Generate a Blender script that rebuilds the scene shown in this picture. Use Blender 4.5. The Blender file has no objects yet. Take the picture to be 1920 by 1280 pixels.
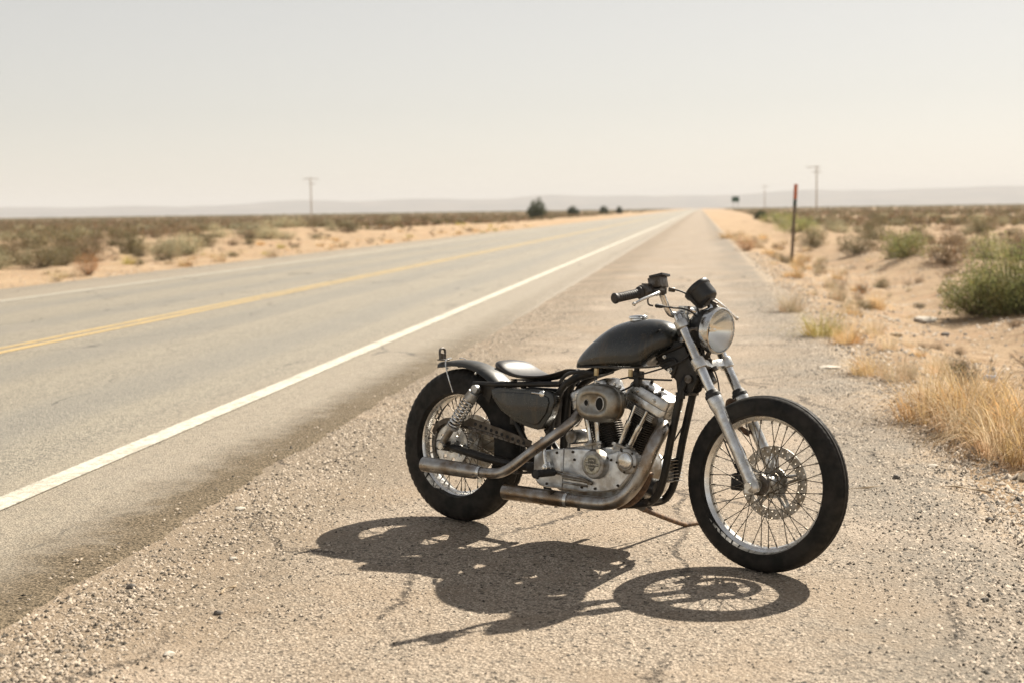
import bpy, bmesh, math, random
import numpy as np
from mathutils import Vector, Matrix, noise

random.seed(7); rng = np.random.default_rng(7)
R = math.radians
scn = bpy.context.scene
COL = scn.collection

# ------------------------------------------------------------------ camera
cam_d = bpy.data.cameras.new('camera'); cam = bpy.data.objects.new('camera', cam_d); COL.objects.link(cam)
_r = Vector((0.99990252, -0.00127987, -0.0139034)); _u = Vector((0.01396218, 0.09165778, 0.99569268)); _f = Vector((0, 0.99578974, -0.09166671))
cam.matrix_world = Matrix(((_r.x, _u.x, -_f.x, 0), (_r.y, _u.y, -_f.y, 0), (_r.z, _u.z, -_f.z, 1.42618788), (0, 0, 0, 1)))
cam_d.sensor_width = 36; cam_d.lens = 2655.78 / 1920 * 36
cam_d.clip_start = 0.1; cam_d.clip_end = 40000
cam_d.dof.use_dof = True; cam_d.dof.focus_distance = 6.05; cam_d.dof.aperture_fstop = 2.7
scn.camera = cam

# ------------------------------------------------------------------ sky, sun, exposure
SUN_AZ, SUN_EL = 0.689, 0.7043          # azimuth from +Y towards +X, elevation
world = bpy.data.worlds.new('World'); scn.world = world; world.use_nodes = True
wn = world.node_tree.nodes; wl = world.node_tree.links; wn.clear()
sky = wn.new('ShaderNodeTexSky'); sky.sky_type = 'NISHITA'; sky.sun_disc = False
sky.sun_elevation = SUN_EL; sky.sun_rotation = SUN_AZ
sky.altitude = 600; sky.air_density = 1.0; sky.dust_density = 0.6; sky.ozone_density = 1.0
bg = wn.new('ShaderNodeBackground'); bg.inputs['Strength'].default_value = 0.114
wo = wn.new('ShaderNodeOutputWorld')
warm = wn.new('ShaderNodeMix'); warm.data_type = 'RGBA'; warm.blend_type = 'MULTIPLY'; warm.inputs[0].default_value = 1.0
warm.inputs[7].default_value = (1.0, 0.936, 0.858, 1)      # even warm tint multiplied over the whole sky
pale = wn.new('ShaderNodeHueSaturation'); pale.inputs['Saturation'].default_value = 0.42   # takes most of the blue out
flat = wn.new('ShaderNodeGamma'); flat.inputs['Gamma'].default_value = 0.65
wl.new(sky.outputs[0], pale.inputs['Color']); wl.new(pale.outputs[0], flat.inputs[0]); wl.new(flat.outputs[0], warm.inputs[6]); wl.new(warm.outputs[2], bg.inputs[0]); wl.new(bg.outputs[0], wo.inputs[0])

sun_d = bpy.data.lights.new('sun', 'SUN'); sun = bpy.data.objects.new('sun', sun_d); COL.objects.link(sun)
sun_d.energy = 5.0; sun_d.angle = R(0.55); sun_d.color = (1.0, 0.915, 0.785)
sd = Vector((math.sin(SUN_AZ) * math.cos(SUN_EL), math.cos(SUN_AZ) * math.cos(SUN_EL), math.sin(SUN_EL)))
sun.rotation_euler = sd.to_track_quat('Z', 'Y').to_euler(); sun.location = (0, 0, 60)

scn.view_settings.view_transform = 'Standard'; scn.view_settings.look = 'None'
scn.view_settings.gamma = 1.0; scn.view_settings.use_curve_mapping = False
scn.view_settings.exposure = 0.90
try:
    scn.cycles.use_denoising = True
    scn.cycles.max_bounces = 8; scn.cycles.volume_bounces = 0
    scn.cycles.sample_clamp_indirect = 6.0
except Exception:
    pass

# ------------------------------------------------------------------ mesh helpers
class MB:
    def __init__(s): s.v = []; s.f = []
    def add(s, vs, fs):
        b = len(s.v); s.v.extend([tuple(map(float, q)) for q in vs]); s.f.extend([tuple(b + i for i in q) for q in fs]); return s
    def tube(s, pts, r, seg=12, caps=True):
        P = [Vector(p) for p in pts]; n = len(P)
        rs = list(r) if isinstance(r, (list, tuple)) else [r] * n
        T = [(P[min(i + 1, n - 1)] - P[max(i - 1, 0)]).normalized() for i in range(n)]
        a = T[0].orthogonal().normalized(); vs = []
        for i in range(n):
            if i: a = (a - T[i] * a.dot(T[i])).normalized()
            b = T[i].cross(a)
            for k in range(seg):
                t = 2 * math.pi * k / seg
                vs.append(P[i] + (a * math.cos(t) + b * math.sin(t)) * rs[i])
        fs = [(i * seg + k, i * seg + (k + 1) % seg, (i + 1) * seg + (k + 1) % seg, (i + 1) * seg + k) for i in range(n - 1) for k in range(seg)]
        if caps: fs += [tuple(range(seg - 1, -1, -1)), tuple((n - 1) * seg + k for k in range(seg))]
        return s.add(vs, fs)
    def cyl(s, a, b, r, r2=None, seg=16): return s.tube([a, b], [r, r if r2 is None else r2], seg)
    def lathe(s, prof, o=(0, 0, 0), ax=(0, 1, 0), seg=32, closed=False):
        """prof: (radius, distance along ax)"""
        o = Vector(o); ax = Vector(ax).normalized(); a = ax.orthogonal().normalized(); b = ax.cross(a); m = len(prof); vs = []
        for k in range(seg):
            t = 2 * math.pi * k / seg; d = a * math.cos(t) + b * math.sin(t)
            for r, h in prof: vs.append(o + ax * h + d * r)
        e = m if closed else m - 1
        fs = [(k * m + j, k * m + (j + 1) % m, ((k + 1) % seg) * m + (j + 1) % m, ((k + 1) % seg) * m + j) for k in range(seg) for j in range(e)]
        return s.add(vs, fs)
    def prism(s, poly, y0, y1, f=lambda x, z, y: (x, y, z)):
        n = len(poly)
        vs = [f(x, z, y0) for x, z in poly] + [f(x, z, y1) for x, z in poly]
        fs = [tuple(range(n)), tuple(range(2 * n - 1, n - 1, -1))] + [(i, i + n, (i + 1) % n + n, (i + 1) % n) for i in range(n)]
        return s.add(vs, fs)
    def box(s, c, d, rot=None):
        vs = []
        for x in (-.5, .5):
            for y in (-.5, .5):
                for z in (-.5, .5):
                    q = Vector((x * d[0], y * d[1], z * d[2]))
                    if rot is not None: q = rot @ q
                    vs.append(Vector(c) + q)
        return s.add(vs, [(0, 1, 3, 2), (4, 6, 7, 5), (0, 4, 5, 1), (2, 3, 7, 6), (0, 2, 6, 4), (1, 5, 7, 3)])
    def loft(s, rings, caps=True):
        m = len(rings[0]); vs = [p for r in rings for p in r]
        fs = [(i * m + k, i * m + (k + 1) % m, (i + 1) * m + (k + 1) % m, (i + 1) * m + k) for i in range(len(rings) - 1) for k in range(m)]
        if caps: fs += [tuple(range(m - 1, -1, -1)), tuple((len(rings) - 1) * m + k for k in range(m))]
        return s.add(vs, fs)
    def mesh(s, name, mat=None, bevel=0, seg=2, sharp=38, smooth=True, org=(0, 0, 0)):
        me = bpy.data.meshes.new(name)
        o = Vector(org)
        me.from_pydata([tuple(Vector(q) - o) for q in s.v], [], s.f)
        bm = bmesh.new(); bm.from_mesh(me)
        bmesh.ops.recalc_face_normals(bm, faces=bm.faces)
        if bevel:
            es = [e for e in bm.edges if len(e.link_faces) == 2 and e.calc_face_angle(0) > R(sharp)]
            bmesh.ops.bevel(bm, geom=es, offset=bevel, segments=seg, profile=.6, affect='EDGES', clamp_overlap=True)
        bm.to_mesh(me); bm.free()
        if smooth:
            me.shade_smooth(); me.set_sharp_from_angle(angle=R(sharp))
        if mat: me.materials.append(mat)
        return me

def spline(pts, n=8):
    """Catmull-Rom through tuples of any length"""
    P = [np.array(p, float) for p in pts]; P = [2 * P[0] - P[1]] + P + [2 * P[-1] - P[-2]]; out = []
    for i in range(1, len(P) - 2):
        for k in range(n):
            t = k / n
            out.append(.5 * ((2 * P[i]) + (-P[i - 1] + P[i + 1]) * t + (2 * P[i - 1] - 5 * P[i] + 4 * P[i + 1] - P[i + 2]) * t * t + (-P[i - 1] + 3 * P[i] - 3 * P[i + 1] + P[i + 2]) * t ** 3))
    out.append(P[-2]); return [tuple(q) for q in out]

def link(o, parent=None):
    COL.objects.link(o)
    if parent is not None: o.parent = parent
    return o
def tag(o, label=None, cat=None, group=None, kind=None):
    if label: o['label'] = label
    if cat: o['category'] = cat
    if group: o['group'] = group
    if kind: o['kind'] = kind
    return o
def fastmesh(name, V, F, mat=None, smooth=False):
    """V (n,3) array, F (m,k) array of equal-sized faces"""
    me = bpy.data.meshes.new(name); V = np.asarray(V, np.float32); F = np.asarray(F, np.int32); k = F.shape[1]
    me.vertices.add(len(V)); me.vertices.foreach_set('co', V.ravel())
    me.loops.add(F.size); me.loops.foreach_set('vertex_index', F.ravel())
    me.polygons.add(len(F)); me.polygons.foreach_set('loop_start', np.arange(len(F), dtype=np.int32) * k)
    if smooth: me.polygons.foreach_set('use_smooth', np.ones(len(F), bool))
    me.update(calc_edges=True); me.validate()
    if mat: me.materials.append(mat)
    return me

# ------------------------------------------------------------------ material helpers
class NT:
    def __init__(s, name):
        s.m = bpy.data.materials.new(name); s.m.use_nodes = True; s.t = s.m.node_tree; s.t.nodes.clear()
        s.out = s.n('ShaderNodeOutputMaterial'); s.b = s.n('ShaderNodeBsdfPrincipled'); s.l(s.b.outputs[0], s.out.inputs[0])
        s.tc = s.n('ShaderNodeTexCoord'); s.co = s.tc.outputs['Object']
    def n(s, t, **k):
        q = s.t.nodes.new(t)
        for a, b in k.items(): setattr(q, a, b)
        return q
    def l(s, a, b): s.t.links.new(a, b)
    def set(s, sock, v):
        if hasattr(v, 'is_output') or isinstance(v, bpy.types.NodeSocket): s.l(v, sock)
        elif isinstance(v, tuple) and len(v) == 3 and sock.type == 'RGBA': sock.default_value = (*v, 1)
        else: sock.default_value = v
    def noise(s, scale, detail=4, rough=.55, co=None, dist=0):
        q = s.n('ShaderNodeTexNoise'); q.inputs['Scale'].default_value = scale; q.inputs['Detail'].default_value = detail
        q.inputs['Roughness'].default_value = rough; q.inputs['Distortion'].default_value = dist; s.l(co or s.co, q.inputs['Vector']); return q.outputs['Fac']
    def voro(s, scale, feature='F1', out='Distance', co=None):
        q = s.n('ShaderNodeTexVoronoi'); q.feature = feature; q.inputs['Scale'].default_value = scale; s.l(co or s.co, q.inputs['Vector']); return q.outputs[out]
    def ramp(s, x, a, b, lo=0., hi=1.):
        q = s.n('ShaderNodeMapRange'); q.interpolation_type = 'SMOOTHSTEP'
        s.set(q.inputs[0], x); q.inputs[1].default_value = a; q.inputs[2].default_value = b; q.inputs[3].default_value = lo; q.inputs[4].default_value = hi; return q.outputs[0]
    def mix(s, f, a, b, mode='MIX'):
        q = s.n('ShaderNodeMix'); q.data_type = 'RGBA'; q.blend_type = mode
        s.set(q.inputs[0], f); s.set(q.inputs[6], a); s.set(q.inputs[7], b); return q.outputs[2]
    def math(s, op, a, b=0.):
        q = s.n('ShaderNodeMath'); q.operation = op; s.set(q.inputs[0], a); s.set(q.inputs[1], b); return q.outputs[0]
    def scale(s, v):
        q = s.n('ShaderNodeMapping'); q.inputs['Scale'].default_value = v; s.l(s.co, q.inputs['Vector']); return q.outputs[0]
    def sep(s):
        q = s.n('ShaderNodeSeparateXYZ'); s.l(s.co, q.inputs[0]); return q.outputs
    def bump(s, h, dist, strength=1., prev=None):
        q = s.n('ShaderNodeBump'); q.inputs['Distance'].default_value = dist; q.inputs['Strength'].default_value = strength; s.l(h, q.inputs['Height'])
        if prev is not None: s.l(prev, q.inputs['Normal'])
        return q.outputs[0]
    def fin(s, color=None, rough=None, metal=None, normal=None, spec=None, **k):
        for nm, v in (('Base Color', color), ('Roughness', rough), ('Metallic', metal), ('Normal', normal), ('Specular IOR Level', spec)):
            if v is not None: s.set(s.b.inputs[nm], v)
        for a, v in k.items(): s.set(s.b.inputs[a], v)
        return s.m

def M(name, c1, c2=None, rough=.5, r2=None, metal=0., scale=30, bump=0., lo=.35, hi=.65, spec=.5, **k):
    """two-tone weathered surface"""
    n = NT(name)
    f = n.ramp(n.noise(scale, 6, .6), lo, hi)
    f2 = n.noise(scale * 2.7, 4)
    col = n.mix(f, c1, c2 if c2 else c1)
    rr = n.ramp(f2, .3, .7, rough, r2 if r2 is not None else rough)
    nb = n.bump(n.noise(scale * 9, 3), bump) if bump else None
    return n.fin(col, rr, metal, nb, spec, **k)
# ------------------------------------------------------------------ materials for the bike
m_rubber = M('rubber', (.011, .011, .010), (.030, .026, .022), .55, .8, 0, 14, .0004, spec=.22)
m_rubber_black = M('black_rubber', (.018, .018, .018), (.03, .028, .026), .55, .7, 0, 40)
m_leather = M('seat_leather', (.016, .015, .014), (.036, .029, .024), .36, .48, 0, 26, .0003, spec=.5, **{'Coat Weight': .12, 'Coat Roughness': .3})
m_chrome = M('dull_chrome', (.78, .79, .79), (.54, .51, .46), .12, .30, 1, 22)
m_alu = M('polished_aluminium', (.74, .75, .75), (.52, .50, .46), .24, .46, 1, 24, .0002)
m_cast = M('cast_aluminium', (.74, .77, .79), (.46, .45, .43), .34, .55, 1, 20, .0004)
m_castd = M('dirty_aluminium', (.54, .55, .55), (.25, .215, .17), .40, .62, 1, 16, .0006)
m_rim = M('rim_aluminium', (.90, .90, .88), (.76, .73, .68), .22, .36, 1, 18)
m_black = M('black_paint', (.016, .017, .018), (.032, .028, .024), .30, .55, 0, 12, .0002)
m_frame = M('frame_paint', (.010, .010, .010), (.030, .025, .019), .32, .6, 0, 14, .0003, spec=.35)
m_steel = M('dark_steel', (.16, .15, .14), (.08, .065, .05), .4, .6, .9, 40, .0002)
m_fin = M('cylinder_black', (.055, .052, .048), (.12, .10, .08), .5, .7, .6, 25, .0002)
m_rust = M('rusty_steel', (.20, .12, .065), (.09, .055, .035), .6, .85, .3, 30, .0004)
m_pipe = M('heat_stained_pipe', (.44, .43, .41), (.22, .165, .115), .24, .42, 1, 9, .0002)
m_spoke = M('spoke_steel', (.20, .18, .15), (.11, .09, .07), .35, .5, 1, 40)
m_disc = M('brake_disc_steel', (.42, .40, .37), (.27, .23, .18), .28, .42, 1, 30)
m_amber = M('amber_plastic', (.55, .14, .02), (.45, .10, .015), .3, .4, 0, 30)
m_grip = M('grip_rubber', (.022, .020, .019), (.05, .04, .035), .5, .7, 0, 60, .0003)

n = NT('tank_paint')
f = n.ramp(n.noise(5, 5, .6), .42, .66); f2 = n.ramp(n.noise(38, 5, .7), .55, .75)
c = n.mix(f, (.006, .008, .008), (.018, .016, .010)); c = n.mix(n.math('MULTIPLY', f2, .35), c, (.06, .055, .04))
stk = n.scale((7, 7, 1.2)); c = n.mix(n.ramp(n.noise(2.2, 5, .65, stk), .52, .66, 0, .75), c, (.045, .030, .013)); c = n.mix(n.ramp(n.noise(110, 4, .85), .60, .70, 0, .7), c, (.11, .095, .07)); c = n.mix(n.ramp(n.noise(14, 6, .8, n.scale((1, 1, .25))), .57, .64, 0, .5), c, (.075, .062, .04))
m_tank = n.fin(c, n.ramp(n.noise(16, 5), .35, .7, .22, .45), 0., None, .45, **{'Coat Weight': .5, 'Coat Roughness': .05})
m_fender = M('fender_paint', (.012, .015, .015), (.035, .030, .022), .34, .46, 0, 9, spec=.6)
n = NT('headlight_reflector'); m_refl = n.fin((.93, .93, .91), .22, 1.)
n = NT('headlight_glass')
w = n.n('ShaderNodeTexWave'); w.bands_direction = 'Y'; w.inputs['Scale'].default_value = 22; n.l(n.co, w.inputs['Vector'])
m_glass = n.fin((.95, .95, .93), .06, 0., n.bump(w.outputs['Fac'], .0006, .4), .5, **{'Transmission Weight': 1.0, 'IOR': 1.35})

# ------------------------------------------------------------------ motorcycle: bike frame x forward, y left, z up, origin in the rear axle
Z0 = .3514
BR = Matrix(((0.7689588547723314, 0.6367162767143287, 0.057399151860170826), (-0.6392982698054073, 0.7658592932212958, 0.06897293099752873), (-4.3486e-05, -0.08973252450265577, 0.995965899092606)))
rc = Vector((-0.23011848, 6.50877153, 0.35144313))
bike = bpy.data.objects.new('motorcycle', None); COL.objects.link(bike)
bike.matrix_world = Matrix.Translation(rc + BR @ Vector((0, 0, -Z0))) @ BR.to_4x4()
tag(bike, 'stripped black and chrome custom motorcycle leaning on its kickstand on the gravel shoulder', 'motorcycle')
ORG = {bike.name: Vector((0, 0, -Z0))}

def part(name, me, parent=bike, org=None, rot=None, label=None):
    """me: MB-made mesh in coordinates relative to org, or None for an Empty"""
    o = bpy.data.objects.new(name, me); link(o, parent)
    po = ORG[parent.name]; g = Vector(org) if org is not None else (po if parent is not bike else Vector((0, 0, 0)))
    o.location = g - po
    if rot is not None: o.rotation_euler = rot
    ORG[o.name] = g
    if label: o['label'] = label
    return o
def mk(name, mb, mat, parent=bike, bevel=0, seg=2, sharp=38, org=None, label=None):
    po = ORG[parent.name]; g = Vector(org) if org is not None else (po if parent is not bike else Vector((0, 0, 0)))
    me = mb.mesh(name, mat, bevel, seg, sharp, org=g)
    return part(name, me, parent, g, None, label)

# shared bolt: hex head on a washer, pointing to -y
b = MB(); b.lathe([(0, -.0015), (.0085, -.0015), (.0085, 0), (0, 0)], seg=16); b.tube([(0, -.0015, 0), (0, -.0075, 0)], .0058, 6)
bolt_me = b.mesh('bolt', m_chrome, .0006, 1)
b = MB(); b.lathe([(0, -.001), (.0075, -.001), (.0075, 0), (0, 0)], seg=14); b.lathe([(.0028, -.002), (.0028, -.007), (.0055, -.007), (.0055, 0)], seg=14)
cap_me = b.mesh('bolt', m_steel, .0005, 1)
def bolt(parent, x, y, z, s=1., me=None, rot=(0, 0, 0)):
    o = part('bolt', me or bolt_me, parent, (x, y, z), rot); o.scale = (s, s, s); return o

# --- wheels
def tyre_profile(Ro, rim_r, hw, grooves, crown):
    """closed (radius, y) profile"""
    out = []
    for i in range(41):
        a = math.pi * (i / 40)          # from +y bead over the crown to -y bead
        ca, sa = math.cos(a), math.sin(a)
        y = hw * (abs(ca) ** .85) * (1 if ca > 0 else -1); r = rim_r + (Ro - rim_r) * (sa ** crown)
        for gy in grooves:
            if abs(y - gy) < .0022 and r > Ro - .02: r -= .004
        out.append((r, y))
    out += [(rim_r - .006, -hw * .55), (rim_r - .006, hw * .55)]
    return out
def tyre(Ro, rim_r, hw, grooves, crown, blocks, notch=.004):
    prof = tyre_profile(Ro, rim_r, hw, grooves, crown); m = len(prof); N = blocks * 4; vs = []
    for k in range(N):
        t = 2 * math.pi * k / N
        for r, y in prof:
            rr = r
            if r > rim_r + (Ro - rim_r) * .66 and abs(y) > hw * .38:
                ph = (k + (2 if y > 0 else 0)) % 4
                if ph == 0: rr -= notch
            vs.append((rr * math.cos(t), y, rr * math.sin(t)))
    fs = [(k * m + j, k * m + (j + 1) % m, ((k + 1) % N) * m + (j + 1) % m, ((k + 1) % N) * m + j) for k in range(N) for j in range(m)]
    b = MB(); b.add(vs, fs); return b
def rim(rf, hw):
    return MB().lathe([(rf + .003, hw), (rf + .004, hw - .003), (rf - .006, hw - .006), (rf - .012, hw - .012), (rf - .016, hw * .45), (rf - .020, 0), (rf - .016, -hw * .45), (rf - .012, -hw + .012), (rf - .006, -hw + .006), (rf + .004, -hw + .003), (rf + .003, -hw),
                       (rf - .003, -hw - .001), (rf - .011, -hw + .004), (rf - .019, -hw + .012), (rf - .0225, -hw * .45), (rf - .027, 0), (rf - .0225, hw * .45), (rf - .019, hw - .012), (rf - .011, hw - .004), (rf - .003, hw + .001)], seg=96, closed=True)
def spokes(wheel, axle, hub_r, hub_y, rim_r, count, lead):
    mes = []
    for side in (-1, 1):
        for sgn in (-1, 1):
            a = Vector((hub_r * math.cos(sgn * lead), side * hub_y, hub_r * math.sin(sgn * lead))); e = Vector((rim_r, side * .006, 0))
            b = MB().tube([a, e], .0019, 6); d = (e - a).normalized(); b.tube([e - d * .016, e + d * .003], .0036, 6)
            mes.append(b.mesh('spoke', m_spoke, sharp=60))
    for i in range(count):
        part('spoke', mes[i % 4], wheel, axle, (0, 2 * math.pi * i / count + .04, 0))
def perforated_disc(r0, r1, th, rows, nang, hole, phase=lambda i, j: (i + j) % 2 == 0):
    """steel ring with real drilled holes, lying in the xz plane"""
    b = MB(); V = {}; vs = []; fs = []
    def vid(p):
        k = tuple(round(c, 6) for c in p)
        if k not in V: V[k] = len(vs); vs.append(p)
        return V[k]
    rad = [r0 + (r1 - r0) * i / rows for i in range(rows + 1)]
    for side in (-1, 1):
        y = side * th / 2
        for i in range(rows):
            for j in range(nang):
                t0, t1 = 2 * math.pi * j / nang, 2 * math.pi * (j + 1) / nang; tm = (t0 + t1) / 2; rm = (rad[i] + rad[i + 1]) / 2
                P = lambda r, t: (r * math.cos(t), y, r * math.sin(t))
                ring = [P(rad[i], t0), P(rad[i], tm), P(rad[i], t1), P(rm, t1), P(rad[i + 1], t1), P(rad[i + 1], tm), P(rad[i + 1], t0), P(rm, t0)]
                if phase(i, j):
                    cx, cz = rm * math.cos(tm), rm * math.sin(tm); h = []
                    for q in ring:
                        d = Vector((q[0] - cx, 0, q[2] - cz)).normalized(); h.append((cx + d.x * hole, y, cz + d.z * hole))
                    ids = [vid(q) for q in ring]; hd = [vid(q) for q in h]
                    for k in range(8): fs.append((ids[k], ids[(k + 1) % 8], hd[(k + 1) % 8], hd[k]))
                    if side == -1:
                        ho = [vid((q[0], th / 2, q[2])) for q in h]
                        for k in range(8): fs.append((hd[k], hd[(k + 1) % 8], ho[(k + 1) % 8], ho[k]))
                else:
                    fs.append(tuple(vid(q) for q in ring))
    for r in (r0, r1):
        for j in range(nang * 2):
            t0, t1 = math.pi * j / nang, math.pi * (j + 1) / nang
            fs.append(tuple(vid((r * math.cos(t), yy, r * math.sin(t))) for t, yy in ((t0, -th / 2), (t1, -th / 2), (t1, th / 2), (t0, th / 2))))
    return b.add(vs, fs)

FA = Vector((1.5864, 0, -.0051))
fw = part('front_wheel', None, bike, FA)
part('tyre', tyre(.3475, .272, .049, (-.018, 0, .018), .55, 84, .0012).mesh('tyre', m_rubber, sharp=50), fw, FA)
part('rim', rim(.2745, .027).mesh('rim', m_rim, sharp=30), fw, FA)
spokes(fw, FA, .036, .034, .252, 40, R(62))
h = MB(); h.lathe([(0, -.058), (.022, -.058), (.024, -.046), (.043, -.044), (.044, -.037), (.036, -.033), (.034, -.012), (.034, .012), (.036, .033), (.046, .037), (.046, .047), (.034, .050), (0, .05)], seg=40)
part('hub', h.mesh('hub', m_castd, .0008, 1), fw, FA)
h = MB().lathe([(.020, -.064), (.030, -.064), (.0425, -.058), (.044, -.048), (.036, -.046), (.020, -.050)], seg=32, closed=True)
part('bearing_ring', h.mesh('bearing_ring', m_steel), fw, FA)
h = MB().cyl((0, -.135, 0), (0, .135, 0), .0095, seg=14); h.tube([(0, -.128, 0), (0, -.142, 0)], .016, 6); h.tube([(0, .128, 0), (0, .142, 0)], .016, 6)
part('axle', h.mesh('axle', m_chrome, .0008, 1), fw, FA)
DY = .066
d = perforated_disc(.106, .146, .005, 3, 46, .0036)
dc = part('brake_disc', d.mesh('brake_disc', m_disc, sharp=30), fw, FA + Vector((0, DY, 0)))
sp = MB(); sp.lathe([(.030, -.004), (.062, -.004), (.062, .004), (.030, .004)], seg=40, closed=True)
for k in range(5):
    t = 2 * math.pi * k / 5 + .3
    for dt in (-.16, .16):
        a = Vector((.055 * math.cos(t + dt * 1.5), 0, .055 * math.sin(t + dt * 1.5))); e = Vector((.112 * math.cos(t + dt * .4), 0, .112 * math.sin(t + dt * .4)))
        sp.cyl(a, e, .0075, .006, 8)
part('disc_carrier', sp.mesh('disc_carrier', m_castd, 0), fw, FA + Vector((0, DY, 0)))

RA = Vector((0, 0, 0))
rw = part('rear_wheel', None, bike, RA)
part('tyre', tyre(.3526, .240, .064, (-.026, -.009, .009, .026), .5, 60).mesh('tyre', m_rubber, sharp=50), rw, RA)
part('rim', rim(.2430, .035).mesh('rim', m_rim, sharp=30), rw, RA)
spokes(rw, RA, .050, .040, .219, 40, R(60))
h = MB().lathe([(0, -.07), (.02, -.07), (.024, -.058), (.056, -.056), (.058, -.044), (.036, -.038), (.034, .036), (.058, .044), (.060, .060), (0, .06)], seg=40)
part('hub', h.mesh('hub', m_castd, .0008, 1), rw, RA)
# drilled sprocket on the right side
SY = -.083
s = perforated_disc(.034, .098, .007, 1, 16, .0125, lambda i, j: j % 2 == 0)
spr = part('sprocket', s.mesh('sprocket', m_alu, sharp=30), rw, RA + Vector((0, SY, 0)))
tv = []
t = MB()
N = 48
ring_in = []; ring_out = []
for k in range(N * 4):
    a = 2 * math.pi * k / (N * 4); r = .1085 if k % 4 in (0, 1) else .102
    ring_out.append((r, a)); ring_in.append((.0975, a))
vs = []; fs = []
for y in (-.003, .003):
    for q in ring_in + ring_out: vs.append((q[0] * math.cos(q[1]), y, q[0] * math.sin(q[1])))
n4 = N * 4
for k in range(n4):
    k2 = (k + 1) % n4
    fs += [(k, k2, n4 + k2, n4 + k), (2 * n4 + k, 3 * n4 + k, 3 * n4 + k2, 2 * n4 + k2), (n4 + k, n4 + k2, 3 * n4 + k2, 3 * n4 + k), (k, 2 * n4 + k, 2 * n4 + k2, k2)]
t.add(vs, fs)
part('sprocket_teeth', t.mesh('sprocket_teeth', m_steel, sharp=20), rw, RA + Vector((0, SY, 0)))
h = MB().cyl((0, -.165, 0), (0, .155, 0), .010, seg=14); h.tube([(0, -.148, 0), (0, -.164, 0)], .018, 6); h.tube([(0, .14, 0), (0, .156, 0)], .018, 6)
part('axle', h.mesh('axle', m_chrome, .0008, 1), rw, RA)
d = MB().lathe([(.05, .068), (.138, .068), (.138, .073), (.05, .073)], seg=48, closed=True)
part('brake_disc', d.mesh('brake_disc', m_disc), rw, RA)

# --- drive chain round sprocket and gearbox pulley
CH = Vector((.56, SY, -.02)); r1, r2 = .104, .042
lk = MB()
path = []
for i in range(40):
    a = math.pi / 2 + .08 + (math.pi) * i / 39; path.append((r1 * math.cos(a), r1 * math.sin(a)))
for i in range(1, 60):
    q = i / 60; path.append((0 + q * CH.x, -r1 * (1 - q) + (CH.z - r2) * q - .012 * math.sin(math.pi * q)))
for i in range(14):
    a = -math.pi / 2 + math.pi * i / 13; path.append((CH.x + r2 * math.cos(a), CH.z + r2 * math.sin(a)))
for i in range(1, 60):
    q = 1 - i / 60; path.append((q * CH.x, r1 * (1 - q) + (CH.z + r2) * q))
L = [0]
for i in range(1, len(path) + 1):
    a, c = path[i - 1], path[i % len(path)]; L.append(L[-1] + math.dist(a, c))
nl = int(L[-1] / .0159)
def at(s_):
    i = min(int(np.searchsorted(L, s_, side='right')) - 1, len(path) - 1); a, c = path[i], path[(i + 1) % len(path)]; q = (s_ - L[i]) / max(L[i + 1] - L[i], 1e-9)
    return Vector((a[0] + (c[0] - a[0]) * q, SY, a[1] + (c[1] - a[1]) * q))
for i in range(nl):
    a, c = at(i * L[-1] / nl), at((i + .98) * L[-1] / nl); m_ = (a + c) / 2; d_ = (c - a).normalized()
    rot = Matrix((d_, Vector((0, 1, 0)), d_.cross(Vector((0, 1, 0))))).transposed()
    w_ = .009 if i % 2 else .006
    for sy in (-w_, w_): lk.box(m_ + Vector((0, sy, 0)), ((c - a).length + .006, .0016, .011), rot)
    lk.cyl(a - Vector((0, .007, 0)), a + Vector((0, .007, 0)), .0042, seg=6)
mk('drive_chain', lk, m_steel)

# --- rear fender: arc of sheet metal round the tyre, rolled edges
def fender():
    rings = []
    for i in range(37):
        a = R(50 + (109 - 50) * i / 36); rr = .372 + .004 * i / 36; ring = []
        for j in range(17):
            q = -1 + 2 * j / 16; hw = .078
            ring.append((rr + .018 * (1 - abs(q) ** 2.6) - .010 * (abs(q) ** 6) + (.006 * max(0, (i - 33) / 3)), hw * q * (1 - .06 * abs(q) ** 8)))
        inner = [(r - .0028, y * .975) for r, y in reversed(ring)]
        rings.append([(r * math.cos(a), y, r * math.sin(a)) for r, y in ring + inner])
    return MB().loft(rings)
fe = mk('rear_fender', fender(), m_fender)
for x, z in ((-.052, .352), (.12, .338)): bolt(fe, x, -.077, z, .7)
st = MB()
for sy in (-1, 1):
    st.tube(spline([(-.075, sy * .03, .397), (-.072, sy * .062, .392), (-.062, sy * .083, .372), (-.035, sy * .088, .31), (-.008, sy * .084, .245)], 6), .0032, 8)
mk('fender_stay', st, m_chrome)
bk_ = MB()
loop = [(-.124, y, z) for y, z in [(-.016, .385), (-.018, .42), (-.014, .432), (0, .437), (.014, .432), (.018, .42), (.016, .385)]]
bk_.tube(spline([(x - .09 * (z - .385), y - .035, z + .002) for x, y, z in loop], 5), .006, 8)
bk_.box((-.118, -.035, .386), (.03, .055, .006)); bk_.box((-.1235, -.035, .402), (.005, .030, .03))
mk('licence_bracket', bk_, m_steel, bevel=.001, seg=1)

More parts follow.
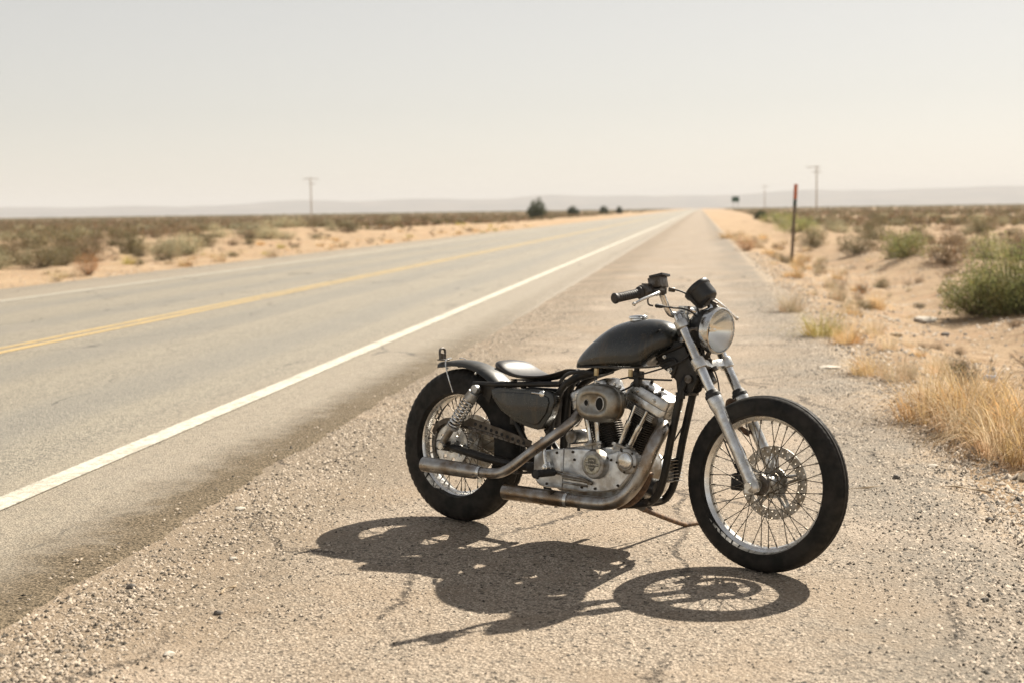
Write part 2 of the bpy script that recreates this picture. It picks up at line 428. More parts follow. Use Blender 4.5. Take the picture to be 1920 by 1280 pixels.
# --- swingarm, struts, shocks
sw = MB()
for sy in (-1, 1):
    sw.tube(spline([(-.045, sy * .118, -.002), (.05, sy * .118, -.006), (.25, sy * .112, -.035), (.46, sy * .085, -.052), (.5, sy * .05, -.05)], 6), [.016] * 6 + [.019] * 19, 10)
    sw.box((-.02, sy * .118, 0), (.075, .016, .046))
sw.cyl((.49, -.11, -.05), (.49, .11, -.05), .024, seg=16)
mk('swingarm', sw, m_frame, bevel=.002)
g = MB()
poly = [(-.112, .056)]
for i in range(9): a = R(146 - 11 * i); poly.append((.128 * math.cos(a), .128 * math.sin(a)))
poly += [(.12, .138), (.30, .106), (.485, .066), (.478, .036), (.30, .070), (.14, .098), (.07, .100)]
for i in range(6): a = R(62 + 15 * i); poly.append((.104 * math.cos(a), .104 * math.sin(a)))
poly += [(-.098, .044)]
# chain guard; near-black discs along its bar stand for shade in drilled holes
g.prism(poly, -.103, -.099)
cg = mk('chain_guard', g, M('guard_metal', (.15, .13, .105), (.07, .055, .04), .5, .7, .5, 14), bevel=.0012, seg=1)
hole = MB().lathe([(0, -.0012), (.0062, -.0012), (.0075, -.0018), (.0075, .0002), (0, .0002)], seg=14).mesh('hole_shade_disc', M('hole_shade', (.008, .008, .008), None, .8))
for i in range(10):
    q = i / 9; part('hole_shade_disc', hole, cg, (.155 + .285 * q, -.1032, .112 - .060 * q))

def shock(sy):
    T = Vector((.178, sy * .135, .272)); Bm = Vector((-.012, sy * .14, .006)); d = (T - Bm).normalized(); Ln = (T - Bm).length
    a = MB(); a.cyl(Bm, Bm + d * .115, .0165, .0165, 16); a.cyl(Bm + d * .10, Bm + d * .112, .030, .030, 20); a.cyl(Bm + d * .11, Bm + d * (Ln - .03), .008, .008, 10)
    a.cyl(T - d * .062, T - d * .018, .030, .027, 20); a.cyl(T - d * .02, T, .016, .016, 12)
    for q in (T, Bm): a.cyl(q - Vector((0, .017, 0)), q + Vector((0, .017, 0)), .019, .019, 18)
    o = mk('shock_absorber', a, m_castd, bevel=.0015, seg=1)
    e = Vector((0, 1, 0)); e = (e - d * e.dot(d)).normalized(); e2 = d.cross(e); turns = 9; pts = []
    for i in range(turns * 16 + 1):
        t_ = 2 * math.pi * i / 16; h_ = .112 + (Ln - .062 - .112) * i / (turns * 16); pts.append(Bm + d * h_ + (e * math.cos(t_) + e2 * math.sin(t_)) * .027)
    mk('coil_spring', MB().tube(pts, .0044, 7), m_chrome, o)
    c = MB()
    for q in (T, Bm): c.lathe([(0, -.036), (.010, -.034), (.014, -.028), (.014, 0), (0, 0)], q if sy < 0 else q, (0, -sy * -1, 0), 18)
    mk('mounting_nut', c, m_chrome, o)
for sy in (-1, 1): shock(sy)

# --- frame
fr = MB()
def T_(pts, r, seg=12, n_=6): fr.tube(spline(pts, n_), r, seg)
AX = Vector((-.5050, 0, .8631)); PP = Vector((.8631, 0, .5050))       # steering axis up, perpendicular forward
def fk(t, y, p=0.): return FA + AX * t + PP * p + Vector((0, y, 0))
HT0, HT1 = fk(.46, 0, -.05), fk(.665, 0, -.05)
fr.cyl(HT0, HT1, .032, seg=24)
T_([(HT1 + HT0) / 2 + Vector((0, 0, .045)), (1.0, 0, .465), (.80, 0, .40), (.70, 0, .372), (.62, 0, .34), (.59, 0, .25), (.585, 0, .05), (.585, 0, -.08)], .020, 14)
for sy in (-1, 1):
    T_([(1.221, sy * .022, .40), (1.205, sy * .045, .33), (1.163, sy * .046, .117), (1.138, sy * .046, -.035), (1.10, sy * .046, -.118), (1.03, sy * .05, -.150), (.9, sy * .075, -.160), (.62, sy * .08, -.158), (.555, sy * .075, -.12), (.545, sy * .07, 0), (.56, sy * .07, .14), (.60, sy * .065, .29), (.68, sy * .055, .355), (.80, sy * .03, .395)], .0165, 12)
    T_([(.135, sy * .105, .292), (.30, sy * .103, .300), (.46, sy * .095, .312), (.60, sy * .07, .322)], .0125, 10)
    T_([(.255, sy * .098, .29), (.36, sy * .095, .17), (.45, sy * .09, .05), (.55, sy * .075, -.04)], .013, 10)
    fr.cyl((.178, sy * .095, .272), (.178, sy * .128, .272), .020, seg=16)
for x, z in ((.62, -.158), (.90, -.162), (1.08, -.13)): fr.cyl((x, -.08, z), (x, .08, z), .013, seg=10)
fr.cyl((.25, -.1, .298), (.25, .1, .298), .012, seg=10)
mk('bike_frame', fr, m_frame)
gs = MB()
for sy in (-.034, .034):
    gs.prism([(1.06, .500), (1.10, .523), (1.165, .532), (1.198, .530), (1.272, .392), (1.250, .335), (1.222, .318), (1.180, .332), (1.172, .374), (1.136, .404), (1.082, .432)], sy - .004, sy + .004)
gs.prism([(1.085, .44), (1.16, .50), (1.255, .39), (1.235, .345), (1.19, .35), (1.18, .385)], -.03, .03)
gp = mk('neck_gusset', gs, m_frame, bevel=.003)
r_ = MB(); r_.tube(spline([(1.078, -.041, .470), (1.13, -.041, .492), (1.20, -.041, .522)], 6), .0075, 8); r_.tube(spline([(1.078, -.041, .436), (1.13, -.041, .456), (1.165, -.041, .458), (1.172, -.041, .43), (1.155, -.041, .385)], 6), .006, 8)
mk('gusset_rib', r_, m_frame, gp)
bolt(gp, 1.112, -.040, .468, 1.0); bolt(gp, 1.142, -.040, .416, 1.35)
lk_ = MB().cyl((1.238, -.052, .385), (1.238, -.03, .385), .017, seg=20)
mk('steering_lock', lk_, m_steel, gp, bevel=.001)
bk2 = MB(); bk2.box((1.205, 0, .322), (.05, .10, .012)); bk2.box((1.215, -.05, .318), (.02, .012, .03))
mk('downtube_bracket', bk2, m_frame, gp, bevel=.001)

# --- fork
def leg(sy):
    y = sy * .103
    prof = [(0, -.03), (.017, -.03), (.024, -.018), (.026, .0), (.0245, .03), (.0235, .10), (.0235, .29), (.026, .325), (.0305, .345), (.0315, .375), (.029, .384), (0, .384)]
    a = MB().lathe(prof, fk(0, y), AX, 28); a.cyl(fk(0, y - .016), fk(0, y + .016), .021, seg=18)
    a.box(fk(-.012, y, -.02), (.03, .03, .02))
    o = mk('fork_leg', a, m_alu, bevel=.0008, seg=1)
    t = MB().lathe([(0, .38), (.0195, .38), (.0195, .742), (.017, .748), (0, .748)], fk(0, y), AX, 24)
    mk('fork_tube', t, m_chrome, o)
    s_ = MB().lathe([(.0196, .380), (.033, .381), (.0325, .392), (.027, .398), (.0265, .404), (.0225, .410), (.0196, .410)], fk(0, y), AX, 24)
    mk('fork_seal', s_, m_rubber_black, o)
    n_ = MB().cyl(fk(.0, y - sy * -.012), fk(.0, y + sy * .024), .013, seg=6); mk('axle_nut', n_, m_steel, o)
for sy in (-1, 1): leg(sy)
def clamp(t, th, name):
    c = MB()
    for sy in (-1, 1): c.lathe([(.0198, t - th / 2), (.0285, t - th / 2), (.0285, t + th / 2), (.0198, t + th / 2)], fk(0, sy * .103), AX, 24, closed=True)
    def f(x, z, k): return tuple(fk(k, z, x))
    pl = [(.012, -.078), (.006, -.045), (-.006, 0), (.006, .045), (.012, .078), (-.018, .082), (-.05, .045), (-.078, .030), (-.085, 0), (-.078, -.030), (-.05, -.045), (-.018, -.082)]
    c.prism(pl, t - th * .36, t + th * .36, f)
    o = mk(name, c, m_alu, bevel=.003); return o
tl = clamp(.530, .042, 'lower_triple_clamp'); tu = clamp(.705, .034, 'upper_triple_clamp')
nt = MB().cyl(fk(.715, 0, -.05), fk(.742, 0, -.05), .019, seg=6); nt.cyl(fk(.725, 0, -.05), fk(.729, 0, -.05), .024, seg=20); mk('stem_nut', nt, m_chrome, tu, bevel=.001)
nb = MB().cyl(fk(.50, 0, .0), fk(.514, 0, .0), .014, seg=12); mk('steering_stop', nb, m_steel, tl)
# caliper and fender lug on the left leg
ca = MB(); ca.box(fk(.070, .080, -.152), (.046, .056, .066)); ca.box(fk(.115, .088, -.128), (.03, .02, .06), Matrix.Rotation(R(-25), 3, 'Y')); ca.cyl(fk(.06, .045, -.150), fk(.06, .118, -.150), .024, seg=18); ca.cyl(fk(.095, .05, -.145), fk(.095, .112, -.145), .012, seg=12)
mk('brake_caliper', ca, m_frame, bevel=.007, seg=3)
lg = MB(); lg.tube(spline([fk(.36, .080, -.02), fk(.375, .062, -.035), fk(.33, .060, -.055), fk(.26, .066, -.04), fk(.22, .084, -.02)], 6), .012, 8)
mk('fender_lug', lg, m_rust)

# --- headlight
HD = Vector((1, -.10, -.06)).normalized(); HC = Vector((1.335, -.004, .585))
hb = MB().lathe([(0, -.115), (.03, -.113), (.058, -.10), (.076, -.075), (.084, -.04), (.086, .0), (.084, .004), (.083, -.02), (.07, -.065), (.04, -.092), (0, -.095)], HC, HD, 40)
hl = mk('headlight', hb, m_black)
hr = MB().lathe([(.0865, -.022), (.0925, -.020), (.0945, -.004), (.0945, .012), (.0915, .020), (.0875, .022), (.0855, .017), (.0865, 0)], HC, HD, 48, closed=True)
mk('headlight_ring', hr, m_chrome, hl)
rf = MB().lathe([(.084, .015), (.070, .004 + .001), (.050, -.0 + .0045), (.0, .0042)], HC, HD, 40)
rf = MB().lathe([(.0855, .014)] + [(r_, .012 - .062 * (1 - (r_ / .085) ** 2)) for r_ in (.0845, .08, .07, .06, .05, .04, .03, .02, .01)] + [(0, -.05)], HC, HD, 48)
mk('reflector', rf, m_refl, hl)
gl = MB().lathe([(0, .0345), (.03, .0335), (.055, .0305), (.075, .0245), (.086, .018), (.086, .0155), (.075, .0215), (.055, .0275), (.03, .0305), (0, .0315)], HC, HD, 48)
mk('headlight_lens', gl, m_glass, hl)
bl_ = MB().lathe([(0, -.055), (.010, -.05), (.010, -.02), (.007, -.012), (0, -.010)], HC, HD, 16); mk('headlight_bulb', bl_, m_refl, hl)
hk = MB()
for q in (-1, 1): hk.tube(spline([HC + HD * -.05 + Vector((0, q * .088, 0)), HC + HD * -.07 + Vector((0, q * .10, -.01)), fk(.62, q * .10, -.0)], 5), .007, 8)
hk.cyl(HC + HD * -.04 + Vector((0, -.095, 0)), HC + HD * -.04 + Vector((0, -.082, 0)), .009, seg=8)
hk.tube(spline([HC + Vector((-.03, 0, -.085)), HC + Vector((-.045, 0, -.12)), fk(.54, 0, .0)], 5), .010, 8)
mk('headlight_bracket', hk, m_steel, hl)

# --- instrument and its bracket
SP = Vector((1.255, -.012, .734)); SX = Vector((-.72, -.10, .68)).normalized()
sp_ = MB().lathe([(0, -.050), (.036, -.050), (.047, -.045), (.0525, -.034), (.055, .010), (.059, .012), (.060, .028), (.056, .032), (.050, .028), (0, .026)], SP, SX, 36)
so_ = mk('speedometer', sp_, m_black, bevel=.0006, seg=1)
gface = MB().lathe([(0, .0275), (.049, .0275), (.049, .0268), (0, .0262)], SP, SX, 32); mk('speedometer_glass', gface, M('gauge_glass', (.01, .011, .012), None, .06), so_)
sb = MB(); sb.tube(spline([SP - SX * .048, SP - SX * .075 + Vector((0, -.01, -.01)), (1.262, -.028, .648), (1.235, -.03, .625), (1.22, -.02, .612)], 6), .0105, 10)
mk('speedometer_stalk', sb, m_chrome, so_)
s2 = MB(); s2.tube(spline([SP - SX * .05, SP - SX * .072 + Vector((.02, 0, 0)), (1.312, -.005, .69), (1.335, -.005, .672)], 5), [.013] * 6 + [.010] * 10, 10); s2.box((1.288, -.01, .70), (.04, .03, .03))
mk('cable_drive', s2, m_steel, so_, bevel=.001)

# --- handlebar
hbar = MB(); half = [(1.205, .0, .660), (1.200, .05, .650), (1.182, .088, .640), (1.170, .112, .652), (1.160, .135, .700), (1.154, .155, .728), (1.140, .190, .733), (1.122, .25, .722), (1.086, .375, .694)]
ctrl = [(x, -y, z) for x, y, z in reversed(half)] + half[1:]
hbar.tube(spline(ctrl, 7), .0127, 14); hb_ = mk('handlebar', hbar, m_chrome)
rs = MB()
for sy in (-1, 1): rs.cyl((1.212, sy * .045, .612), (1.203, sy * .045, .665), .017, seg=16); rs.box((1.203, sy * .045, .661), (.044, .028, .034))
mk('handlebar_riser', rs, m_alu, hb_, bevel=.003)
D_ = Vector((1.086 - 1.122, .125, .694 - .722)).normalized()
def hp(s_, sy): q = Vector((1.122, .25, .722)) + D_ * s_; return Vector((q.x, sy * q.y, q.z))
for sy in (-1, 1):
    pr = [(.0128, .0), (.026, .001), (.026, .006), (.018, .012)]
    for i in range(9): pr += [(.0172, .018 + i * .0105), (.0188, .021 + i * .0105), (.0188, .0265 + i * .0105)]
    pr += [(.0178, .118), (.0215, .124), (.022, .132), (.018, .137), (0, .137)]
    dd = (hp(1, sy) - hp(0, sy)).normalized()
    gr = mk('handle_grip', MB().lathe(pr, hp(0, sy), dd, 20), m_grip)
    w_ = MB().lathe([(.013, -.052), (.021, -.052), (.024, -.046), (.026, -.034), (.024, -.030), (.030, -.026), (.030, -.006), (.022, -.002), (.013, -.002)], hp(0, sy), dd, 20); w_.box(hp(-.03, sy) + Vector((.0, 0, .022)), (.026, .03, .02))
    mk('switch_housing', w_, m_steel, hb_, bevel=.001)
    # lever: blade with ball end, clamp
    lv = MB(); lp = [(1.158, .19, .728), (1.178, .215, .712), (1.196, .25, .690), (1.207, .29, .666), (1.210, .325, .648), (1.212, .355, .636)] if sy > 0 else [(1.158, .19, .733), (1.180, .205, .727), (1.192, .235, .722), (1.194, .275, .712), (1.180, .32, .694), (1.166, .352, .676)]
    pts = spline([(x, sy * y, z) for x, y, z in lp], 6); k_ = len(pts); lv.tube(pts, [.009 - .0042 * i / k_ for i in range(k_)], 10)
    lv.lathe([(0, -.009), (.0065, -.006), (.009, 0), (.0065, .006), (0, .009)], pts[-1], (0, 1, 0), 12)
    lvo = mk('brake_lever' if sy < 0 else 'clutch_lever', lv, m_alu)
    cl_ = MB(); cl_.cyl((1.150, sy * .172, .7315), (1.142, sy * .205, .7295), .019, seg=14); cl_.box((1.168, sy * .195, .728), (.045, .034, .024)); mk('lever_clamp', cl_, m_steel, lvo, bevel=.002)
res = MB(); rot = Matrix.Rotation(R(-14), 3, 'Y') @ Matrix.Rotation(R(8), 3, 'Z'); res.box((1.150, -.168, .766), (.056, .072, .044), rot)
ro = mk('brake_reservoir', res, m_steel, bevel=.004)
mk('reservoir_lid', MB().box((1.156, -.168, .7935), (.060, .077, .010), rot), m_black, ro, bevel=.002)
mk('reservoir_mount', MB().box((1.155, -.16, .737), (.035, .05, .03)).cyl((1.175, -.125, .742), (1.19, -.105, .740), .010, seg=8), m_steel, ro, bevel=.002)

# --- cables and hoses
def cable(name, pts, r=.0035, mat=m_rubber_black, parent=bike): return mk(name, MB().tube(spline(pts, 8), r, 8), mat, parent)
cable('brake_hose', [(1.185, -.115, .742), (1.205, -.095, .738), (1.235, -.075, .722), (1.262, -.055, .685), (1.272, -.04, .63), (1.275, -.035, .56), (1.292, -.03, .48), (1.318, -.035, .40), (1.345, -.02, .33), (1.36, .0, .27), (1.375, .03, .21), (1.43, .085, .11), (1.445, .085, .06)])
cable('switch_wire', [(1.170, -.262, .712), (1.168, -.262, .690), (1.172, -.258, .676), (1.182, -.245, .672)], .0035, m_steel)
mk('cable_boot', MB().lathe([(0, -.03), (.005, -.03), (.0085, -.024), (.0085, .004), (.005, .022), (.003, .03)], (1.196, -.212, .672), (.1, 1, -.03), 12), m_rubber_black)
cable('throttle_cable', [(1.199, -.185, .671), (1.212, -.14, .668), (1.235, -.09, .664), (1.262, -.055, .640), (1.270, -.04, .58), (1.255, -.04, .52), (1.20, -.05, .455), (1.05, -.06, .40), (.93, -.09, .365)])
cable('clutch_cable', [(1.17, .19, .72), (1.22, .12, .70), (1.27, .05, .62), (1.262, .0, .52), (1.24, .05, .40), (1.15, .08, .2), (1.0, .12, .0)])
cable('speedometer_cable', [(1.29, -.01, .69), (1.300, -.01, .62), (1.298, -.01, .54), (1.31, .0, .46), (1.33, .03, .38), (1.352, .03, .24), (1.355, .06, .14), (1.40, .085, .03)], .003)
cable('wiring_loom', [(1.25, .0, .61), (1.262, .02, .56), (1.25, .015, .50), (1.215, .03, .47), (1.10, .03, .44)], .007)
for k in range(4): cable('headlight_wire', [(1.23, .02 * k - .04, .60 - .005 * k), (1.255, .012 * k - .03, .56), (1.275, .01 * k - .02, .50 - .01 * k), (1.25, .01 * k - .02, .47)], .0024)
ig = MB().lathe([(0, 0), (.014, 0), (.014, .03), (.010, .036), (0, .036)], (1.285, .05, .655), (-.3, 0, 1), 12); mk('turn_signal', ig, m_amber)
# ------------------------------------------------------------------ engine
CR = Vector((.90, 0, -.07)); VA = R(22.5)
cc = MB().prism([(.56, .03), (.70, .06), (.80, .075), (1.0, .075), (1.03, .03), (1.03, -.05), (.98, -.115), (.90, -.15), (.70, -.15), (.56, -.10)], -.105, .105)
cc.cyl((.93, -.10, -.05), (.93, .10, -.05), .10, seg=36)
crank = mk('crankcase', cc, m_castd, bevel=.008)
pc = MB()
def stad(x0, x1, z0, z1, r0, r1, n_=14):
    out = [(x0 + r0 * math.cos(a), z0 + r0 * math.sin(a)) for a in [R(90 + 180 * i / n_) for i in range(n_ + 1)]]
    return out + [(x1 + r1 * math.cos(a), z1 + r1 * math.sin(a)) for a in [R(-90 + 180 * i / n_) for i in range(n_ + 1)]]
pc.prism(stad(.64, .93, -.045, -.05, .085, .105), .105, .175); mk('primary_cover', pc, m_alu, bevel=.018, seg=4)
gc_ = MB().prism([(.685, .056), (.80, .063), (.862, .064), (.90, .046), (.965, .070), (1.02, .078), (1.06, .04), (1.045, -.005), (1.012, -.045), (.975, -.088), (.90, -.110), (.80, -.119), (.685, -.119)], -.10, -.134)
gcv = mk('gear_cover', gc_, m_cast, bevel=.007, seg=3)
sc_ = MB().prism([(.522, .004), (.532, .026), (.60, .041), (.681, .055), (.681, -.119), (.60, -.124), (.557, -.118), (.534, -.098), (.522, -.065)], -.09, -.131)
scv = mk('sprocket_cover', sc_, m_cast, bevel=.007, seg=3)
bu = MB().lathe([(0, -.128), (.063, -.128), (.062, -.150), (.056, -.164), (.046, -.168), (0, -.168)], (.862, 0, .006), (0, 1, 0), 44)
mk('gear_cover_dome', bu, m_castd, gcv)
bd = MB().lathe([(0, -.166), (.0425, -.166), (.0425, -.1705), (.0395, -.1712), (.0385, -.1695), (0, -.1695)], (.862, 0, .006), (0, 1, 0), 44)
m_badge = M('badge_metal', (.50, .49, .43), (.30, .28, .22), .35, .5, 1, 60, .0002)
badge = mk('engine_badge', bd, m_badge, gcv)
m_ink = M('badge_enamel', (.10, .095, .075), (.16, .15, .12), .5, .6, .3, 60)
sh_ = MB().prism([(.862 - .020, .030), (.862, .034), (.862 + .020, .030), (.862 + .019, .0), (.862 + .010, -.018), (.862, -.024), (.862 - .010, -.018), (.862 - .019, .0)], -.1696, -.1704)
sh_.prism([(.862 - .034, .0125), (.862 + .034, .0125), (.862 + .034, -.0005), (.862 - .034, -.0005)], -.1704, -.1712)
def text(body, size, loc, mat, parent, name='lettering'):
    cu = bpy.data.curves.new('tmp', 'FONT'); cu.body = body; cu.size = size; cu.align_x = 'CENTER'; cu.align_y = 'CENTER'; cu.extrude = .0004; cu.resolution_u = 2
    o = bpy.data.objects.new('tmp', cu); COL.objects.link(o); me = bpy.data.meshes.new_from_object(o.evaluated_get(bpy.context.evaluated_depsgraph_get()))
    bpy.data.objects.remove(o); me.name = name; me.materials.clear(); me.materials.append(mat)
    return part(name, me, parent, loc, (R(90), 0, 0))
mk('bar_and_shield', sh_, m_ink, gcv)
text('HARLEY-DAVIDSON', .0078, (.862, -.1716, .006), m_chrome, gcv); text('MOTOR', .0065, (.862, -.1708, .0215), m_chrome, gcv); text('CYCLES', .006, (.862, -.1708, -.0085), m_chrome, gcv)
pv = MB().lathe([(0, -.12), (.054, -.12), (.054, -.140), (.050, -.146), (.038, -.149), (.036, -.155), (0, -.155)], (1.018, 0, .034), (0, 1, 0), 40)
pcv = mk('points_cover', pv, m_castd)
mk('points_plate', MB().lathe([(0, -.154), (.032, -.154), (.032, -.157), (.029, -.159), (0, -.159)], (1.018, 0, .034), (0, 1, 0), 40), m_chrome, pcv)
for k in range(5):
    a = R(48 + 72 * k); bolt(pcv, 1.018 + .0455 * math.cos(a), -.147, .034 + .0455 * math.sin(a), .75, cap_me)
for x, z in ((.745, .012), (.735, .032 + .012), (.915, .035), (.975, -.072), (.86, -.098), (.935, .03), (.79, -.1)): bolt(gcv, x, -.1345, z, .85, cap_me)
for x, z in ((.648, .032), (.60, -.106), (.548, -.088)): bolt(scv, x, -.1315, z, .85, cap_me)
rg = MB(); rg.tube(spline([(.69, -.137, -.068), (.80, -.138, -.070), (.845, -.136, -.078)], 6), .009, 10); rg.tube([(.69, -.137, -.090), (.82, -.137, -.093)], .005, 8)
mk('oil_gallery', rg, m_castd, gcv)

def E(s_, L_, w=0., y=0.): return CR + Vector((s_ * math.sin(VA), 0, math.cos(VA))) * L_ + Vector((math.cos(VA), 0, -s_ * math.sin(VA))) * w + Vector((0, y, 0))
fin_me = MB().lathe([(.03, -.0026), (.069, -.0014), (.070, 0), (.069, .0014), (.03, .0026)], (0, 0, 0), (0, 0, 1), 40, closed=True).mesh('cooling_fin', m_fin)
def rounded(hx, hy, r, n_=5):
    out = []
    for cx, cy, a0 in ((hx - r, hy - r, 0), (-hx + r, hy - r, 90), (-hx + r, -hy + r, 180), (hx - r, -hy + r, 270)):
        for i in range(n_ + 1): a = R(a0 + 90 * i / n_); out.append((cx + r * math.cos(a), cy + r * math.sin(a)))
    return out
hf = MB().prism(rounded(.086, .072, .03), -.0018, .0018, lambda x, z, y: (x, z, y)).mesh('head_fin', m_castd)
for s_ in (1, -1):
    rot = (0, s_ * VA, 0)
    cy = MB().cyl(E(s_, .12), E(s_, .315), .052, seg=32); cy.cyl(E(s_, .135), E(s_, .15), .064, seg=32)
    co = mk('engine_cylinder', cy, m_fin)
    for i in range(15): part('cooling_fin', fin_me, co, E(s_, .160 + i * .0102), rot)
    hd = MB().loft([[E(s_, L_, x, y) for x, y in rounded(.070, .058, .025)] for L_ in (.312, .348)]); ho = mk('cylinder_head', hd, m_castd)
    for i in range(4): part('head_fin', hf, ho, E(s_, .3165 + i * .0078), rot)
    lo = MB().loft([[E(s_, L_, x, y) for x, y in rounded(a_, b_, .022)] for L_, a_, b_ in ((.346, .100, .066), (.352, .108, .070), (.383, .108, .070))])
    ro_ = mk('rocker_box', lo, m_alu, bevel=.0015)
    up = MB().loft([[E(s_, L_, x, y) for x, y in rounded(a_, b_, .022)] for L_, a_, b_ in ((.3845, .107, .069), (.412, .106, .068), (.424, .102, .064), (.429, .094, .056))])
    mk('rocker_cover', up, m_alu, ro_, bevel=.001, label=None)
    for w_ in (-.055, .038):
        p_ = E(s_, .402, w_, -.069); bolt(ro_, p_.x, p_.y, p_.z, 1.25)
    for w_, y_ in ((-.07, .045), (.0, .03), (.07, .045), (-.03, -.045), (.04, -.045)):
        p_ = E(s_, .429, w_, y_); o = bolt(ro_, p_.x, p_.y, p_.z, 1.3, cap_me); o.rotation_euler = (R(-90), 0, 0)
# pushrod tubes with tappet blocks
for a_, e_ in (((.800, -.092, .072), (.735, -.078, .275)), ((.838, -.094, .074), (.800, -.080, .268)), ((.945, -.094, .085), (1.000, -.072, .262)), ((.992, -.092, .085), (1.060, -.072, .240))):
    A_, E_ = Vector(a_), Vector(e_); d_ = E_ - A_
    t_ = MB().tube([A_, A_ + d_ * .42, A_ + d_ * .43, A_ + d_ * .62, A_ + d_ * .63, E_], [.0115, .0115, .0125, .0125, .0085, .0085], 16)
    mk('pushrod_tube', t_, m_chrome)
tb = MB()
for x_, a_ in ((.80, -14), (.84, -10), (.942, 12), (.988, 16)):
    rr_ = Matrix.Rotation(R(a_), 3, 'Y'); tb.box((x_, -.094, .066), (.036, .040, .045), rr_); tb.cyl((x_, -.094, .07), Vector((x_, -.094, .07)) + rr_ @ Vector((0, 0, .028)), .0155, seg=14)
tb.box((.82, -.112, .085), (.09, .008, .012), Matrix.Rotation(R(-12), 3, 'Y')); tb.box((.965, -.112, .088), (.09, .008, .012), Matrix.Rotation(R(12), 3, 'Y'))
tbo = mk('tappet_block', tb, m_castd, bevel=.002)
for x_ in (.785, .86, .93, 1.0): bolt(tbo, x_, -.116, .078, .8)
# starter, filter, regulator
mk('starter_motor', MB().lathe([(0, -.09), (.026, -.09), (.031, -.08), (.031, .05), (0, .05)], (.685, 0, .10), (0, 1, 0), 24), m_castd, bevel=.001)
rgl = MB().box((1.125, .03, .0), (.03, .08, .10))
for k in range(7): rgl.box((1.147, .03, -.042 + k * .014), (.022, .08, .003))
mk('regulator', rgl, m_castd, bevel=.0008, seg=1)
mk('oil_filter', MB().lathe([(0, -.01), (.034, -.01), (.038, 0), (.038, .055), (0, .06)], (1.035, -.01, -.075), (1, 0, -.1), 28), m_black)
mk('carburettor', MB().cyl((.88, -.13, .262), (.88, -.01, .262), .032, seg=20).cyl((.88, -.075, .262), (.88, -.075, .19), .030, seg=18).box((.91, -.07, .285), (.05, .05, .05)).tube(spline([(.88, .0, .262), (.84, .01, .262), (.79, .0, .285)], 5), .024, 12).tube(spline([(.88, .0, .262), (.93, .01, .262), (.98, .0, .285)], 5), .024, 12), m_castd, bevel=.003)

# air cleaner: oval shell with a recessed face, two black discs painting the holes' shade
ACX, ACZ = .876, .262
def oval(hx, hz, p_=2.6, n_=48, dx=0., dz=0.):
    out = []
    for i in range(n_):
        a = 2 * math.pi * i / n_; c_, s_ = math.cos(a), math.sin(a)
        out.append((ACX + dx + hx * abs(c_) ** (2 / p_) * (1 if c_ > 0 else -1), ACZ + dz + hz * abs(s_) ** (2 / p_) * (1 if s_ > 0 else -1)))
    return out
rings = []
for y_, hx, hz in ((-.118, .098, .070), (-.124, .109, .080), (-.150, .110, .081), (-.152, .107, .078), (-.156, .107, .078), (-.176, .104, .076), (-.192, .094, .068), (-.201, .082, .057), (-.203, .074, .047), (-.200, .068, .038), (-.194, .064, .033)):
    rings.append([(x, y_, z) for x, z in oval(hx, hz)])
ac = mk('air_cleaner', MB().loft(rings), M('air_cleaner_metal', (.40, .39, .35), (.165, .11, .06), .34, .52, 1, 9, .0004, .32, .68), sharp=60)
m_intake_shade = M('intake_shade', (.006, .006, .005), None, .9)
for x_, r_x, r_z in ((-.038, .0105, .0125), (.030, .0185, .0265)):
    q = [(ACX + x_ + r_x * math.cos(R(15 * i)), ACZ + r_z * math.sin(R(15 * i))) for i in range(24)]
    q2 = [(ACX + x_ + r_x * 1.25 * math.cos(R(15 * i)), ACZ + r_z * 1.2 * math.sin(R(15 * i))) for i in range(24)]
    mk('intake_shade_disc', MB().prism(q, -.190, -.1946), m_intake_shade, ac)
    mk('intake_lip', MB().loft([[(x, -.1935, z) for x, z in q2], [(x, -.1965, z) for x, z in q2], [(x, -.1962, z) for x, z in q], [(x, -.1935, z) for x, z in q]], caps=False), m_castd, ac)
for x_, z_ in ((.93, .345), (.955, .335), (.835, .347)): bolt(ac, x_, -.125, z_, 1.1)

# --- exhaust pipes
m1 = MB()
m1.lathe([(.0285, 0), (.0335, .001), (.0345, .02), (.0330, .30), (.026, .318), (.0255, .330), (.022, .330), (.022, .05), (.0285, .0)], (-.028, -.238, -.080), (.999, .045, -.012), 28)
e1 = mk('upper_muffler', m1, m_pipe)
mk('muffler_clamp', MB().lathe([(.024, 0), (.0300, 0), (.0300, .014), (.024, .014)], (.292, -.2235, -.0838), (.999, .045, -.012), 24, closed=True).box((.30, -.222, -.118), (.02, .012, .02)), m_chrome, e1)
mk('upper_exhaust_pipe', MB().tube(spline([(.285, -.2238, -.0838), (.36, -.219, -.082), (.41, -.214, -.073), (.46, -.206, -.045), (.55, -.186, .028), (.63, -.170, .088), (.69, -.155, .135), (.725, -.13, .175), (.735, -.09, .215), (.735, -.05, .235)], 7), .0225, 18), m_pipe)
m2 = MB().lathe([(.028, 0), (.0335, .001), (.0340, .02), (.0335, .31), (.030, .325), (.0292, .345), (.024, .345), (.024, .05), (.028, 0)], (.437, -.218, -.153), (.9985, .050, .006), 28)
e2 = mk('lower_muffler', m2, m_pipe)
mk('muffler_clamp', MB().lathe([(.029, 0), (.0345, 0), (.0345, .016), (.029, .016)], (.762, -.2018, -.151), (.9985, .05, .006), 24, closed=True), m_chrome, e2)
mk('lower_exhaust_pipe', MB().tube(spline([(.76, -.202, -.151), (.88, -.197, -.150), (.96, -.194, -.144), (1.03, -.192, -.118), (1.085, -.188, -.068), (1.125, -.182, .0), (1.146, -.170, .070), (1.158, -.148, .125), (1.160, -.110, .168), (1.138, -.070, .190), (1.10, -.045, .198)], 8), .0285, 20), m_pipe)
